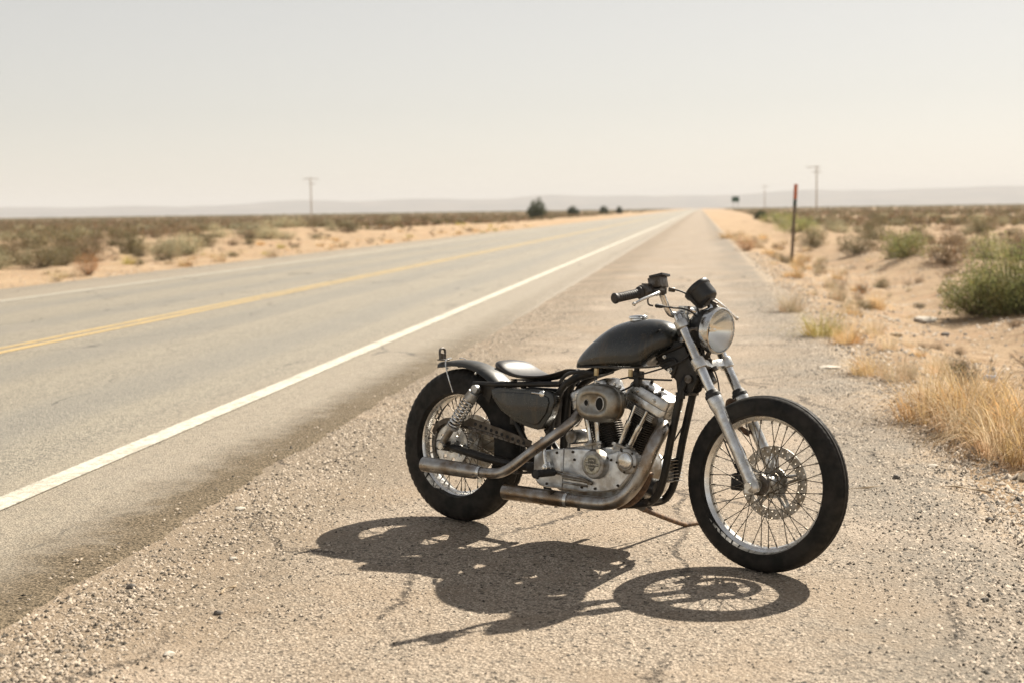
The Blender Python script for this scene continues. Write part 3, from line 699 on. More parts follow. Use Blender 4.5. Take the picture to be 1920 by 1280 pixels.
mk('heat_shield', MB().tube(spline([(.99, -.15, -.155), (1.06, -.15, -.125), (1.11, -.15, -.07), (1.14, -.15, .0)], 6), .017, 12), m_rust)

# --- tank
def tank():
    st_ = [(.655, .400, .410, .012), (.662, .395, .425, .040), (.690, .396, .462, .068), (.739, .399, .510, .088), (.80, .403, .557, .104), (.86, .406, .590, .116), (.93, .409, .610, .123), (1.004, .413, .6185, .126), (1.06, .417, .617, .124), (1.10, .421, .609, .117), (1.13, .426, .594, .104), (1.150, .434, .570, .086), (1.160, .448, .542, .064), (1.163, .470, .515, .035)]
    st_ = spline(st_, 3); rings = []
    for x, zb, zt, hw in st_:
        n_ = 40; ring = []; H = zt - zb
        for i in range(n_):
            a = 2 * math.pi * i / n_; c_, s_ = math.cos(a), math.sin(a)
            ex, ez = (2 / 2.3, 2 / 2.1) if s_ > 0 else (2 / 3.6, 2 / 5.)
            zc = zb + H * .30; zz = zc + (H * .70 if s_ > 0 else H * .30) * abs(s_) ** ez * (1 if s_ > 0 else -1)
            t_ = min(1., max(0., (x - .98) / .17)); xs = x - .100 * t_ * (1 - (zz - zb) / H) ** 1.2; ring.append((xs, hw * abs(c_) ** ex * (1 if c_ > 0 else -1), zz))
        rings.append(ring)
    return MB().loft(rings)
tk = mk('fuel_tank', tank(), m_tank, sharp=60)
sm = MB().tube(spline([(.69, -.066, .400), (.80, -.104, .407), (.93, -.124, .413), (1.06, -.125, .421), (1.13, -.104, .430)], 6), .0035, 6); mk('tank_seam', sm, m_tank, tk)
mk('fuel_cap', MB().lathe([(0, -.006), (.036, -.006), (.036, .002), (.041, .003), (.041, .012), (.037, .016), (.012, .019), (0, .019)], (.948, 0, .614), (-.09, 0, 1), 32), m_chrome, tk, bevel=.0008, seg=1)
mk('fuel_valve', MB().box((.985, -.05, .385), (.05, .045, .035)).cyl((.985, -.05, .40), (.985, -.05, .425), .012, seg=12).box((1.0, -.06, .355), (.028, .028, .036)), m_frame, bevel=.004)
for x, z in ((.80, .385), (.975, .392)): mk('fuel_fitting', MB().cyl((x + .02, -.11, z - .012), (x + .02, -.11, z + .018), .0095, seg=12), M('brass', (.62, .52, .34), (.42, .33, .18), .3, .45, 1, 40))
cable('fuel_line', [(.82, -.11, .375), (.83, -.115, .345), (.87, -.12, .33), (.90, -.1, .30)], .0045)
cable('fuel_line', [(.985, -.06, .35), (.97, -.09, .33), (.93, -.10, .31)], .0045)
cable('backbone_rod', [(.97, -.06, .375), (1.05, -.06, .372), (1.16, -.05, .375)], .004)
cable('vent_hose', [(.62, -.10, .33), (.67, -.11, .37), (.74, -.10, .385), (.80, -.08, .38)], .008)

# --- seat on two short springs
def seat():
    st_ = [(.232, .030, .356, .382), (.238, .070, .352, .392), (.256, .102, .346, .408), (.290, .122, .337, .402), (.335, .128, .330, .374), (.39, .120, .326, .352), (.44, .100, .325, .349), (.49, .076, .329, .352), (.54, .056, .340, .364), (.58, .046, .354, .378), (.612, .040, .366, .387), (.632, .026, .373, .386), (.637, .010, .377, .383)]
    rings = []
    for x, hw, zb, zt in spline(st_, 3):
        ring = []; n_ = 32
        for i in range(n_):
            a = 2 * math.pi * i / n_; c_, s_ = math.cos(a), math.sin(a); y_ = hw * abs(c_) ** .8 * (1 if c_ > 0 else -1)
            q = min(1, abs(y_) / max(hw, 1e-6)); lift = .008 * q * q
            z_ = (zb + zt) / 2 + ((zt - zb) / 2) * abs(s_) ** .75 * (1 if s_ > 0 else -1) * (1 - .15 * q)
            ring.append((x, y_, z_ + lift))
        rings.append(ring)
    return MB().loft(rings)
se = mk('seat', seat(), m_leather, sharp=60)
pip = []
for x, hw in ((.236, .062), (.256, .104), (.290, .124), (.335, .130), (.39, .122), (.44, .102), (.49, .078), (.54, .058), (.58, .048), (.612, .042)): pip.append((x, -hw, {.236: .366, .256: .366, .290: .362, .335: .352, .39: .342, .44: .341, .49: .346, .54: .358, .58: .372, .612: .384}[x] + .002))
mk('seat_piping', MB().tube(spline(pip, 5), .003, 6).tube(spline([(x, -y, z) for x, y, z in pip], 5), .003, 6), m_leather, se)
sk = MB()
for y_ in (-.055, .055):
    for x_ in (.33, .44):
        pts = [(x_ + .013 * math.cos(a), y_ + .013 * math.sin(a), .302 + .024 * a / (6 * math.pi)) for a in [6 * math.pi * i / 42 for i in range(43)]]; sk.tube(pts, .003, 6)
sk.box((.46, 0, .322), (.30, .05, .006)); sk.cyl((.60, -.035, .335), (.60, .035, .335), .008, seg=10)
mk('seat_spring', sk, m_steel, se)

# --- side cover and oil tank
def panel(sy, poly):
    b_ = MB().prism(poly, sy * .085, sy * .132, lambda x, z, y: (x, y, z)); return b_
pl = [(.262, .276), (.30, .287), (.575, .292), (.612, .278), (.620, .250), (.606, .192), (.560, .128), (.535, .120), (.478, .128), (.405, .146), (.322, .190), (.270, .240)]
sc2 = mk('side_cover', panel(-1, pl), m_tank, bevel=.005, seg=3)
ctr = Vector((.44, 0, .215))
pl2 = [(ctr.x + (x - ctr.x) * .86, ctr.z + (z - ctr.z) * .78) for x, z in pl]
mk('side_cover_panel', MB().prism(pl2, -.130, -.138), m_tank, sc2, bevel=.004, seg=3)
lck = MB().lathe([(0, -.142), (.008, -.142), (.014, -.138), (.016, -.128), (0, -.128)], (.555, 0, .277), (0, 1, 0), 18); lck.tube([(.50, -.138, .279), (.555, -.138, .277)], .004, 8); mk('cover_latch', lck, m_chrome, sc2)
mk('oil_tank', panel(1, pl), m_black, bevel=.009, seg=3)
bb = MB().box((.44, 0, .20), (.22, .15, .15)); mk('battery', bb, m_black, bevel=.004)
rr2 = MB().prism([(.235, .215), (.262, .282), (.292, .304), (.262, .306), (.20, .300), (.195, .245)], -.112, -.106); mk('fender_rail_plate', rr2, m_frame, bevel=.002)

# --- foot controls
pa = MB(); pa.tube(spline([(.575, -.152, .092), (.588, -.156, .070), (.600, -.158, .02), (.612, -.158, -.028)], 6), [.008] * 6 + [.0088] * 13, 12); pa.cyl((.613, -.170, -.032), (.613, -.13, -.032), .014, seg=18); pa.lathe([(0, -.178), (.008, -.178), (.008, -.168), (0, -.168)], (.613, 0, -.032), (0, 1, 0), 6)
pa.prism([(.598, -.012), (.622, -.008), (.640, -.06), (.600, -.062)], -.150, -.144)
pdl = mk('brake_pedal', pa, m_chrome, bevel=.001)
mk('pedal_rubber', MB().tube([(.667, -.175, -.047), (.667, -.300, -.047)], .0165, 18).lathe([(.0165, 0), (.019, .0), (.019, .006), (.0165, .006)], (.667, -.302, -.047), (0, 1, 0), 18, closed=True), m_rubber_black, pdl, bevel=.001)
pr_ = MB(); pr_.tube(spline([(.69, -.165, -.050), (.73, -.158, -.054), (.79, -.150, -.060), (.826, -.146, -.070), (.83, -.144, -.084)], 6), .0055, 8); pr_.tube([(.66, -.16, -.047), (.70, -.163, -.050)], .009, 10); mk('brake_rod', pr_, m_castd)
lp_ = MB(); lp_.cyl((.70, .17, -.09), (.70, .29, -.09), .016, seg=16); mk('footpeg', lp_, m_rubber_black, bevel=.001)
sh = MB(); sh.tube(spline([(.76, .178, -.06), (.85, .19, -.085), (.93, .20, -.11)], 5), .007, 8); sh.cyl((.93, .195, -.11), (.93, .27, -.112), .012, seg=12); mk('gear_lever', sh, m_steel)

# --- kickstand
ks = MB(); A_, F_ = Vector((.925, .10, -.185)), Vector((.914, .505, -.302))
ks.tube(spline([A_, (.925, .18, -.212), (.918, .40, -.276), F_], 6), [.013] * 5 + [.0105] * 14, 12)
ks.tube(spline([F_, (.925, .54, -.3005), (.945, .585, -.2965)], 5), [.011, .012, .013, .013, .013, .013, .013, .012, .012, .010, .008], 10)
kst = mk('kickstand', ks, m_rust)
mk('kickstand_bracket', MB().box((.915, .075, -.165), (.07, .05, .035)).cyl((.93, .06, -.175), (.93, .125, -.19), .014, seg=12), m_frame, kst, bevel=.002)
mk('kickstand_spring', MB().tube([(.87 + .03 * i / 60 + .0, .11 + .13 * i / 60, -.178 - .03 * i / 60 + .007 * math.sin(i * 1.26)) for i in range(61)], .004, 6), m_steel, kst)
dr = MB().cyl((.60, 0, -.185), (.60, 0, -.16), .008, seg=6)
for x_ in (.62, .70, .82): dr.cyl((x_, -.19, -.192), (x_, -.19, -.178), .007, seg=6)
mk('drain_plug', dr, m_steel)
# ------------------------------------------------------------------ the land: road frame, v to the right of the camera, u along the road
TH = R(7.6136); CT, ST = math.cos(TH), math.sin(TH)
def W(u, v, z=0.): return Vector((v * CT + u * ST, -v * ST + u * CT, z))
def sm(x): x = min(1., max(0., x)); return x * x * (3 - 2 * x)
def nz(x, y, s_, k=0.): return noise.noise(Vector((x * s_ + k, y * s_ - k, k)))
RE, LE = 1.42, -14.05
def H(u, v):
    er = v - RE; el = LE - v
    if er <= 0 and el <= 0:
        return -.014 if v > -2.5 else -.035
    d = max(er, el)
    z = -.014 + .045 * sm(d / .5) * (.5 + nz(u, v, 1.7, 3.))
    z += (.07 * nz(u, v, .8, 9.) + .045 * nz(u, v, 2.3, 5.)) * sm(d / 1.2)
    if er > 0:
        z += -.24 * sm((d - .3) / 1.3) * (1 - sm((d - 1.9) / 1.7)) * (1 - sm((u - 40) / 60)) + .20 * sm((d - 2.4) / 1.2) * (nz(u, v, .22, 2.) + .35)
    else:
        z += .10 * sm((d - .6) / 3) * (nz(u, v, .3, 7.) + .4)
        z += .45 * math.exp(-((v + 25) / 6.5) ** 2) * sm((u - 48) / 22) * (1 - sm((u - 120) / 50)) * (.55 + nz(u, v, .09, 1.))
    z += .22 * sm(d / 25) * nz(u, v, .05, 4.)
    return z
def graded(lo, hi, near, step, g, centre=0.):
    out = [centre]; s_ = step; x = centre
    while x < hi: s_ = step if abs(x - centre) < near else s_ * g; x += s_; out.append(x)
    s_ = step; x = centre; neg = []
    while x > lo: s_ = step if abs(x - centre) < near else s_ * g; x -= s_; neg.append(x)
    return neg[::-1] + out
def sheet(name, us, vs_, zf, mat, vf=None):
    V = [((vf(u, v) if vf else v), u, zf(u, v)) for u in us for v in vs_]; m = len(vs_)
    F = [(i * m + j, i * m + j + 1, (i + 1) * m + j + 1, (i + 1) * m + j) for i in range(len(us) - 1) for j in range(m - 1)]
    o = bpy.data.objects.new(name, fastmesh(name, V, F, mat, True)); link(o); o.rotation_euler = (0, 0, -TH); tag(o, kind='structure'); return o

# materials of the ground
def speckle(n, c_lo, c_hi, sc, seed=1.):
    """per-grain colour"""
    q = n.n('ShaderNodeTexVoronoi'); q.inputs['Scale'].default_value = sc; n.l(n.co, q.inputs['Vector'])
    s_ = n.n('ShaderNodeSeparateColor'); n.l(q.outputs['Color'], s_.inputs[0]); return n.mix(s_.outputs[0], c_lo, c_hi), s_.outputs[1], q.outputs['Distance']

n = NT('desert_sand')
x_, y_, z_ = n.sep()
c, r1_, dd_ = speckle(n, (.36, .275, .19), (.60, .475, .345), 42)
big = n.noise(.35, 5, .6); c = n.mix(n.ramp(big, .4, .62, 0, .8), c, (.60, .48, .35))
c = n.mix(n.ramp(n.noise(2.6, 6, .7), .52, .62, 0, .65), c, (.42, .30, .20))
c = n.mix(n.ramp(n.noise(9, 6, .8), .57, .66, 0, .7), c, (.27, .19, .12)); c = n.mix(n.ramp(n.noise(30, 5, .8), .56, .66, 0, .6), c, (.20, .14, .09)); c = n.mix(n.ramp(n.noise(1.1, 5, .7), .50, .66, 0, .6), c, (.55, .39, .27))
far = n.math('MULTIPLY', n.ramp(y_, 220, 1300), n.ramp(n.math('ABSOLUTE', n.math('ADD', x_, 7)), 12, 60))
c = n.mix(n.math('MULTIPLY', far, .85), c, n.mix(n.ramp(n.noise(.02, 4), .4, .6), (.115, .098, .062), (.17, .135, .085)))
plain = n.math('MULTIPLY', n.ramp(y_, 1500, 2600), n.ramp(n.noise(.0009, 3), .45, .6)); c = n.mix(plain, c, (.36, .28, .20)); c = n.mix(1., c, (.84, .77, .68), 'MULTIPLY')
b1 = n.bump(n.noise(5, 7, .68), .08, .8); b2 = n.bump(n.noise(40, 5, .7), .010, .8, b1)
m_sand = n.fin(c, .95, 0., b2, .15)

n = NT('shoulder_gravel')
x_, y_, z_ = n.sep()
c, g1, dd_ = speckle(n, (.15, .118, .086), (.62, .515, .41), 115)
c2, g2, d2 = speckle(n, (.030, .025, .020), (.46, .39, .31), 70)
dens = n.noise(1.3, 5, .65)
warp = n.math('ADD', x_, n.math('MULTIPLY', n.math('SUBTRACT', n.noise(.6, 3), .5), 1.4))
right = n.ramp(warp, .25, .95); left = n.ramp(warp, -1.25, -2.0)
loose = n.math('MAXIMUM', right, left)
c = n.mix(n.math('MULTIPLY', n.ramp(n.noise(210, 3, .6), .40, .62), .45), c, (.56, .455, .36))
c = n.mix(n.math('MULTIPLY', n.ramp(dd_, .38, .62), .62), c, (.085, .066, .046))
pits = n.math('LESS_THAN', g2, n.math('ADD', .12, n.math('ADD', n.math('MULTIPLY', loose, .26), n.ramp(dens, .45, .7, 0, .14))))
c = n.mix(n.math('MULTIPLY', pits, .85), c, c2)
c3, g3, d3 = speckle(n, (.02, .017, .014), (.10, .085, .065), 34)
c = n.mix(n.math('MULTIPLY', n.math('LESS_THAN', g3, .06), n.ramp(d3, .45, .25)), c, c3)
c = n.mix(n.ramp(n.noise(3.2, 6, .65), .5, .68, 0, .5), c, (.25, .19, .135))
c = n.mix(n.math('MULTIPLY', left, .62), c, (.185, .142, .096)); c = n.mix(n.math('MULTIPLY', right, .62), c, (.165, .145, .118)); c = n.mix(n.ramp(n.noise(.55, 6, .7), .46, .60, 0, .5), c, (.30, .225, .155))
c = n.mix(n.ramp(n.noise(.9, 5), .52, .72, 0, .35), c, (.54, .43, .335))
w3 = n.math('ADD', x_, n.math('MULTIPLY', n.math('SUBTRACT', n.noise(2.5, 6, .75), .5), 1.0)); c = n.mix(n.ramp(w3, 1.12, 1.42, 0, .85), c, n.mix(n.ramp(n.noise(60, 4), .4, .6), (.30, .225, .15), (.50, .39, .28)))
mp = n.n('ShaderNodeMapping'); mp.inputs['Scale'].default_value = (.8, .42, 1); nn = n.n('ShaderNodeTexNoise'); nn.inputs['Scale'].default_value = 1.6; nn.inputs['Detail'].default_value = 8; nn.inputs['Roughness'].default_value = .65; n.l(n.co, nn.inputs['Vector'])
ad = n.n('ShaderNodeVectorMath', operation='ADD'); sc3 = n.n('ShaderNodeVectorMath', operation='SCALE'); sc3.inputs['Scale'].default_value = .28; n.l(nn.outputs['Color'], sc3.inputs[0]); n.l(n.co, ad.inputs[0]); n.l(sc3.outputs[0], ad.inputs[1]); n.l(ad.outputs[0], mp.inputs['Vector'])
ck = n.voro(1.0, 'DISTANCE_TO_EDGE', 'Distance', mp.outputs[0]); crack = n.math('MULTIPLY', n.ramp(ck, .003, .016, 1, 0), n.math('MULTIPLY', n.ramp(n.noise(1.1, 2), .44, .56), n.ramp(n.noise(30, 3), .35, .55)))
c = n.mix(n.math('MULTIPLY', crack, .85), c, (.045, .034, .024))
hgt = n.math('ADD', n.math('MULTIPLY', d2, .8), n.math('ADD', n.math('MULTIPLY', n.noise(110, 3), .8), n.math('MULTIPLY', dd_, .5)))
b1 = n.bump(hgt, .0055, 1.); b2 = n.bump(n.math('MULTIPLY', crack, -1.), .010, .7, b1)
m_shoulder = n.fin(n.mix(1., c, (1.02, 1.02, 1.0), 'MULTIPLY'), .85, 0., b2, .3)

n = NT('road_asphalt')
x_, y_, z_ = n.sep()
c, g1, dd_ = speckle(n, (.05, .046, .038), (.34, .305, .24), 90)
wob = n.math('ADD', x_, n.math('MULTIPLY', n.math('SUBTRACT', n.noise(.25, 3), .5), .5))
edge = n.math('MAXIMUM', n.ramp(wob, -3.9, -3.3), n.ramp(wob, -11.6, -12.0))
c = n.mix(n.math('MULTIPLY', edge, .55), c, (.24, .195, .145))

# polished wheel tracks and dusty crown between them
strk = n.scale((1.6, .05, 1)); c = n.mix(n.ramp(n.noise(1.6, 6, .7, strk), .42, .66, 0, .45), c, (.255, .225, .17))
c = n.mix(n.ramp(n.noise(22, 6, .85), .49, .60, 0, .6), c, (.085, .077, .06)); c = n.mix(n.ramp(n.noise(50, 4, .85), .53, .62, 0, .65), c, (.38, .335, .26))
tr = None
for xc in (-4.6, -6.3, -8.7, -10.5):
    q = n.ramp(n.math('ABSOLUTE', n.math('SUBTRACT', wob, xc)), .15, .6, 1, 0); tr = q if tr is None else n.math('MAXIMUM', tr, q)
c = n.mix(n.math('MULTIPLY', tr, .35), c, (.14, .138, .128))
c = n.mix(n.ramp(n.noise(.5, 6, .7), .5, .75, 0, .35), c, (.24, .21, .17))
c = n.mix(n.ramp(n.noise(240, 2), .60, .72, 0, .6), c, (.38, .35, .29))
wob2 = n.math('ADD', x_, n.math('MULTIPLY', n.math('SUBTRACT', n.noise(3., 7, .8), .5), .7)); dark = n.math('MULTIPLY', n.math('MULTIPLY', n.ramp(wob2, -3.0, -2.5), .88), n.ramp(y_, 7, 26, 1., .4)); c = n.mix(dark, c, n.mix(n.ramp(n.noise(70, 4, .8), .42, .6), (.035, .030, .022), (.20, .16, .115)))
mpc = n.scale((.45, .12, 1)); an = n.n('ShaderNodeVectorMath', operation='ADD'); n3 = n.n('ShaderNodeTexNoise'); n3.inputs['Scale'].default_value = 1.2; n3.inputs['Detail'].default_value = 7; n.l(n.co, n3.inputs['Vector']); s3 = n.n('ShaderNodeVectorMath', operation='SCALE'); s3.inputs['Scale'].default_value = .35; n.l(n3.outputs['Color'], s3.inputs[0]); n.l(mpc, an.inputs[0]); n.l(s3.outputs[0], an.inputs[1])
ckr = n.voro(1., 'DISTANCE_TO_EDGE', 'Distance', an.outputs[0]); c = n.mix(n.math('MULTIPLY', n.ramp(ckr, .002, .009, .75, 0), n.ramp(n.noise(.8, 3), .44, .56)), c, (.05, .045, .036))
rg_ = n.math('MAXIMUM', n.ramp(tr, 0, 1, .66, .58), n.math('MULTIPLY', dark, 1.15)); m_road = n.fin(n.mix(1., c, (1.22, 1.2, 1.16), 'MULTIPLY'), rg_, 0., n.bump(n.math('ADD', dd_, n.noise(160, 2)), .005, .8), n.math('SUBTRACT', .55, n.math('MULTIPLY', dark, .6)))

def paint(name, col, xc=0., hw=.050):
    n = NT(name); px_, py_, pz_ = n.sep(); w = n.ramp(n.noise(20, 8, .8), .48, .66, 0, .85)
    c = n.mix(w, col, (.24, .21, .165)); c = n.mix(n.ramp(n.noise(140, 3), .52, .64, 0, .6), c, (.20, .18, .15))
    ed = n.math('ADD', n.math('ABSOLUTE', n.math('SUBTRACT', px_, xc)), n.math('MULTIPLY', n.math('SUBTRACT', n.noise(38, 6, .8), .5), .11)); c = n.mix(n.ramp(ed, hw, hw + .012, 0, .85), c, (.20, .178, .14)); c = n.mix(n.ramp(n.noise(3.5, 6, .8, n.scale((1, .35, 1))), .48, .66, 0, .6), c, (.27, .235, .18))
    return n.fin(c, .75, 0., n.bump(n.noise(150, 3), .002), .3)
m_white, m_white2 = paint('white_road_paint', (.66, .62, .52), -3.43, .074), paint('white_road_paint', (.60, .565, .48), -11.735, .060); m_yellow, m_yellow2 = paint('yellow_road_paint', (.60, .42, .165), -7.28), paint('yellow_road_paint', (.60, .42, .165), -7.51)

us = graded(-14, 14000, 75, .42, 1.045, 4.); vs_ = sorted(set([round(q, 4) for q in graded(-9000, 9000, 11, .24, 1.07, 1.42)] + [-2.42, -2.36, -14.05, -13.7, -14.6, -15.2]))
sheet('desert_ground', us, vs_, H, m_sand)
us2 = graded(-12, 3200, 60, .30, 1.05, 4.)
vv = [-2.44, -2.3, -2.1] + [-2.0 + .17 * i for i in range(20)] + [1.40, 1.5]
def sh_v(u, v): return v if v < 1.3 else v + .20 * nz(u, 0, .55, 3.) + .10 * nz(u, 0, 2.4, 5.)
def sh_z(u, v):
    if v > 1.45: return -.03
    return .0035 * nz(u, v, 2.2, 8.) * (sm((abs(u - 5.6) - 2.2) / 1.5) if -1.2 < v < 1.2 else 1.) + (-.012 if v > 1.35 else 0.)
sheet('road_shoulder', us2, vv, sh_z, m_shoulder, sh_v)
us3 = [-12, -6, -2, 1] + [2.5 + .05 * i for i in range(360)] + graded(20.6, 3600, 30, .30, 1.05, 20.6)[1:]
rv = [-13.86, -13.78, -12.5, -11, -9.3, -7.5, -5.6, -4.2, -3.2, -2.7, -2.42, -2.38]
def rd_v(u, v): return v + (.05 * nz(u, 0, 1.1, 2.) + .035 * nz(u, 0, 5., 6.) + .03 * nz(u, 0, 17., 4.) if v > -2.6 else 0)
def rd_z(u, v): return {-13.86: -.02, -13.78: .016, -2.42: .010, -2.38: -.010}.get(v, .022)
road = sheet('road', us3, rv, rd_z, m_road, rd_v)
def line(name, v0, v1, mat):
    def f(u, v): return v + .008 * nz(u, v, 2., 3.)
    return sheet(name, graded(-12, 3000, 40, .6, 1.06, 4.), [v0, v1], lambda u, v: .0265, mat, f)
line('road_marking', -3.515, -3.345, m_white); line('road_marking', -7.335, -7.225, m_yellow); line('road_marking', -7.565, -7.455, m_yellow2); line('road_marking', -11.80, -11.67, m_white2)

# hills on the horizon
n = NT('hill_rock'); c = n.mix(n.ramp(n.noise(.004, 5), .4, .6), (.15, .125, .105), (.095, .085, .078)); m_hill = n.fin(c, .95)
def ridge(name, dist, depth, base_h, amp, seed, left, right_):
    V = []; N_, K = 520, 9
    for i in range(N_ + 1):
        az = R(-44 + 92 * i / N_); t = (az - R(-20)) / R(40); hmid = left + (right_ - left) * t
        for k in range(K + 1):
            q = k / K; d = dist + depth * q + 60 * nz(i * .04, k, 1., seed)
            prof = (q / .9) ** .85 if q < .93 else 0
            h = -6 + prof * (hmid + amp * nz(az * 6, q, 1., seed) * 2.6 + amp * 1.3 * nz(az * 22, q * 2, 1., seed + 3) + amp * .25 * nz(az * 75, q * 5, 1., seed + 5))
            V.append((d * math.sin(az), d * math.cos(az), h))
    F = [(i * (K + 1) + k, (i + 1) * (K + 1) + k, (i + 1) * (K + 1) + k + 1, i * (K + 1) + k + 1) for i in range(N_) for k in range(K)]
    o = bpy.data.objects.new(name, fastmesh(name, V, F, m_hill, True)); link(o); tag(o, kind='structure')
ridge('hills', 8200, 1500, 0, 13, 2., 78, 112)

# haze: pale even air round everything
hz = MB().box((0, 6500, 84), (26000, 20000, 190)).mesh('haze', None, smooth=False)
hm = bpy.data.materials.new('haze_air'); hm.use_nodes = True; hm.node_tree.nodes.clear()
vo = hm.node_tree.nodes.new('ShaderNodeVolumePrincipled'); vo.inputs['Color'].default_value = (.93, .92, .92, 1); vo.inputs['Density'].default_value = 1.3e-4
oo = hm.node_tree.nodes.new('ShaderNodeOutputMaterial'); hm.node_tree.links.new(vo.outputs[0], oo.inputs['Volume']); hz.materials.append(hm)
tag(link(bpy.data.objects.new('haze', hz)), kind='stuff')

# ------------------------------------------------------------------ plants
def leaf_mat(name, c1, c2, trans=.35, rough=.7):
    n = NT(name); g = n.n('ShaderNodeNewGeometry'); oi = n.n('ShaderNodeObjectInfo')
    c = n.mix(g.outputs['Random Per Island'], c1, c2); c = n.mix(n.ramp(n.noise(4.5, 3), .46, .62, 0, .55), c, tuple(q * w for q, w in zip(c2, (.95, .72, .62)))); hs = n.n('ShaderNodeHueSaturation'); hs.inputs['Value'].default_value = 1.
    n.l(c, hs.inputs['Color']); n.l(n.ramp(oi.outputs['Random'], 0, 1, .8, 1.2), hs.inputs['Value']); c = hs.outputs[0]
    n.fin(c, rough, 0., None, .3)
    tr = n.n('ShaderNodeBsdfTranslucent'); n.l(c, tr.inputs[0]); mx = n.n('ShaderNodeMixShader'); mx.inputs[0].default_value = trans
    n.l(n.b.outputs[0], mx.inputs[1]); n.l(tr.outputs[0], mx.inputs[2]); n.l(mx.outputs[0], n.out.inputs[0]); return n.m
LM = {'green': leaf_mat('green_leaves', (.15, .19, .06), (.42, .42, .18), .45), 'olive': leaf_mat('olive_leaves', (.085, .082, .042), (.26, .225, .125)),
      'brown': leaf_mat('brown_twigs', (.14, .105, .065), (.36, .265, .165), .3), 'sage': leaf_mat('sage_leaves', (.30, .29, .18), (.54, .50, .33)),
      'rust': leaf_mat('rust_twigs', (.30, .15, .06), (.52, .29, .13)), 'gold': leaf_mat('dry_grass_blades', (.30, .19, .08), (.76, .57, .30), .45),
      'yellow': leaf_mat('yellow_green_blades', (.36, .33, .085), (.60, .50, .20), .45), 'dark': leaf_mat('dark_tree_leaves', (.030, .050, .022), (.075, .095, .040), .25),
      'straw': leaf_mat('straw_blades', (.36, .27, .16), (.76, .65, .46), .4)}
m_twig = M('twig_bark', (.12, .09, .06), (.20, .16, .11), .8, .9)

def leaves_quads(C, size, asp, g):
    k = len(C); a = g.normal(size=(k, 3)); a /= np.linalg.norm(a, axis=1)[:, None]; b = g.normal(size=(k, 3)); b -= a * (a * b).sum(1)[:, None]; b /= np.linalg.norm(b, axis=1)[:, None]
    s_ = size * g.uniform(.5, 1.3, k)[:, None]; a = a * s_; b = b * s_ * asp
    V = np.stack([C - a, C - b, C + a, C + b], 1).reshape(-1, 3); return V, np.arange(4 * k).reshape(-1, 4)
def shrub_geo(seed, r, h, nl, leaf, nb=18, spread=.09, low=.25, asp=.38):
    g = np.random.default_rng(seed); VS = []; FS = []; tw = MB()
    C = []
    for i in range(nb):
        az = g.uniform(0, 2 * math.pi); el = math.acos(g.uniform(.0, 1.)); L_ = g.uniform(.50, 1.04)
        tip = np.array([math.sin(el) * math.cos(az) * r, math.sin(el) * math.sin(az) * r, (.18 + .82 * math.cos(el) ** .8) * h]) * L_
        base = np.array([math.cos(az), math.sin(az), 0]) * r * .10 * g.uniform(0, 1); mid = (base + tip) / 2 + np.array([0, 0, -.06 * h]) + g.normal(size=3) * .04 * r
        pts = spline([base, mid, tip], 4); tw.tube(pts, [(.0045 * h + .0025) * (1 - .75 * q / len(pts)) for q in range(len(pts))], 3, False)
        k = int(nl / nb); t = np.where(g.uniform(0, 1, k) < .72, 1 - .16 * np.abs(g.normal(size=k)), g.uniform(low, 1., k)); t = np.clip(t, .02, 1.); P = np.array(pts); idx = np.clip(t * (len(P) - 1), 0, len(P) - 1.001); i0 = idx.astype(int); fr_ = (idx - i0)[:, None]
        Q = P[i0] * (1 - fr_) + P[i0 + 1] * fr_ + g.normal(size=(k, 3)) * spread * min(r, h) * np.array([1.15, 1.15, .8]) * (.35 + .8 * t)[:, None]; Q[:, 2] = np.maximum(Q[:, 2], .01); C.append(Q)
    C = np.concatenate(C); q_ = (C[:, 0] / r) ** 2 + (C[:, 1] / r) ** 2 + (C[:, 2] / h) ** 2; C = C[q_ < 1.15 + .25 * np.sin(C[:, 0] / r * 7 + seed) * np.sin(C[:, 1] / r * 7)]; V, F = leaves_quads(C, leaf, asp, g); return V, F, tw
def shrub_obj(name, seed, r, h, nl, leaf, kind, **k):
    V, F, tw = shrub_geo(seed, r, h, nl, leaf, **k)
    return fastmesh(name, V, F, LM[kind]), tw.mesh('stem', m_twig, sharp=80)
def grass_geo(seed, r, L_, nbl, w=.0022, lean=.55, curl=.35):
    g = np.random.default_rng(seed); rr = r * np.sqrt(g.uniform(0, 1, nbl)); az = g.uniform(0, 2 * np.pi, nbl)
    B = np.stack([rr * np.cos(az), rr * np.sin(az), np.zeros(nbl) - .01], 1); az2 = az + g.normal(size=nbl) * .8
    ln = L_ * g.uniform(.45, 1.1, nbl); le = lean * g.uniform(.1, 1.1, nbl) * (.35 + rr / max(r, 1e-6)); out = np.stack([np.cos(az2), np.sin(az2), np.zeros(nbl)], 1); side = np.stack([-np.sin(az2 + .7), np.cos(az2 + .7), np.zeros(nbl)], 1)
    rows = []
    for q, ww in ((0, 1.), (.4, .9), (.75, .6), (1., .12)):
        ang = le * (q + curl * q * q * 2); c = B + out * (ln * q * np.sin(ang))[:, None] + np.array([0, 0, 1.]) * (ln * q * np.cos(ang))[:, None]
        rows += [c - side * (w * ww), c + side * (w * ww)]
    V = np.stack(rows, 1).reshape(-1, 3); b = np.arange(nbl)[:, None] * 8
    F = np.concatenate([b + np.array([[i, i + 1, i + 3, i + 2]]) for i in (0, 2, 4)], 0); return V, F
PROTO = {}
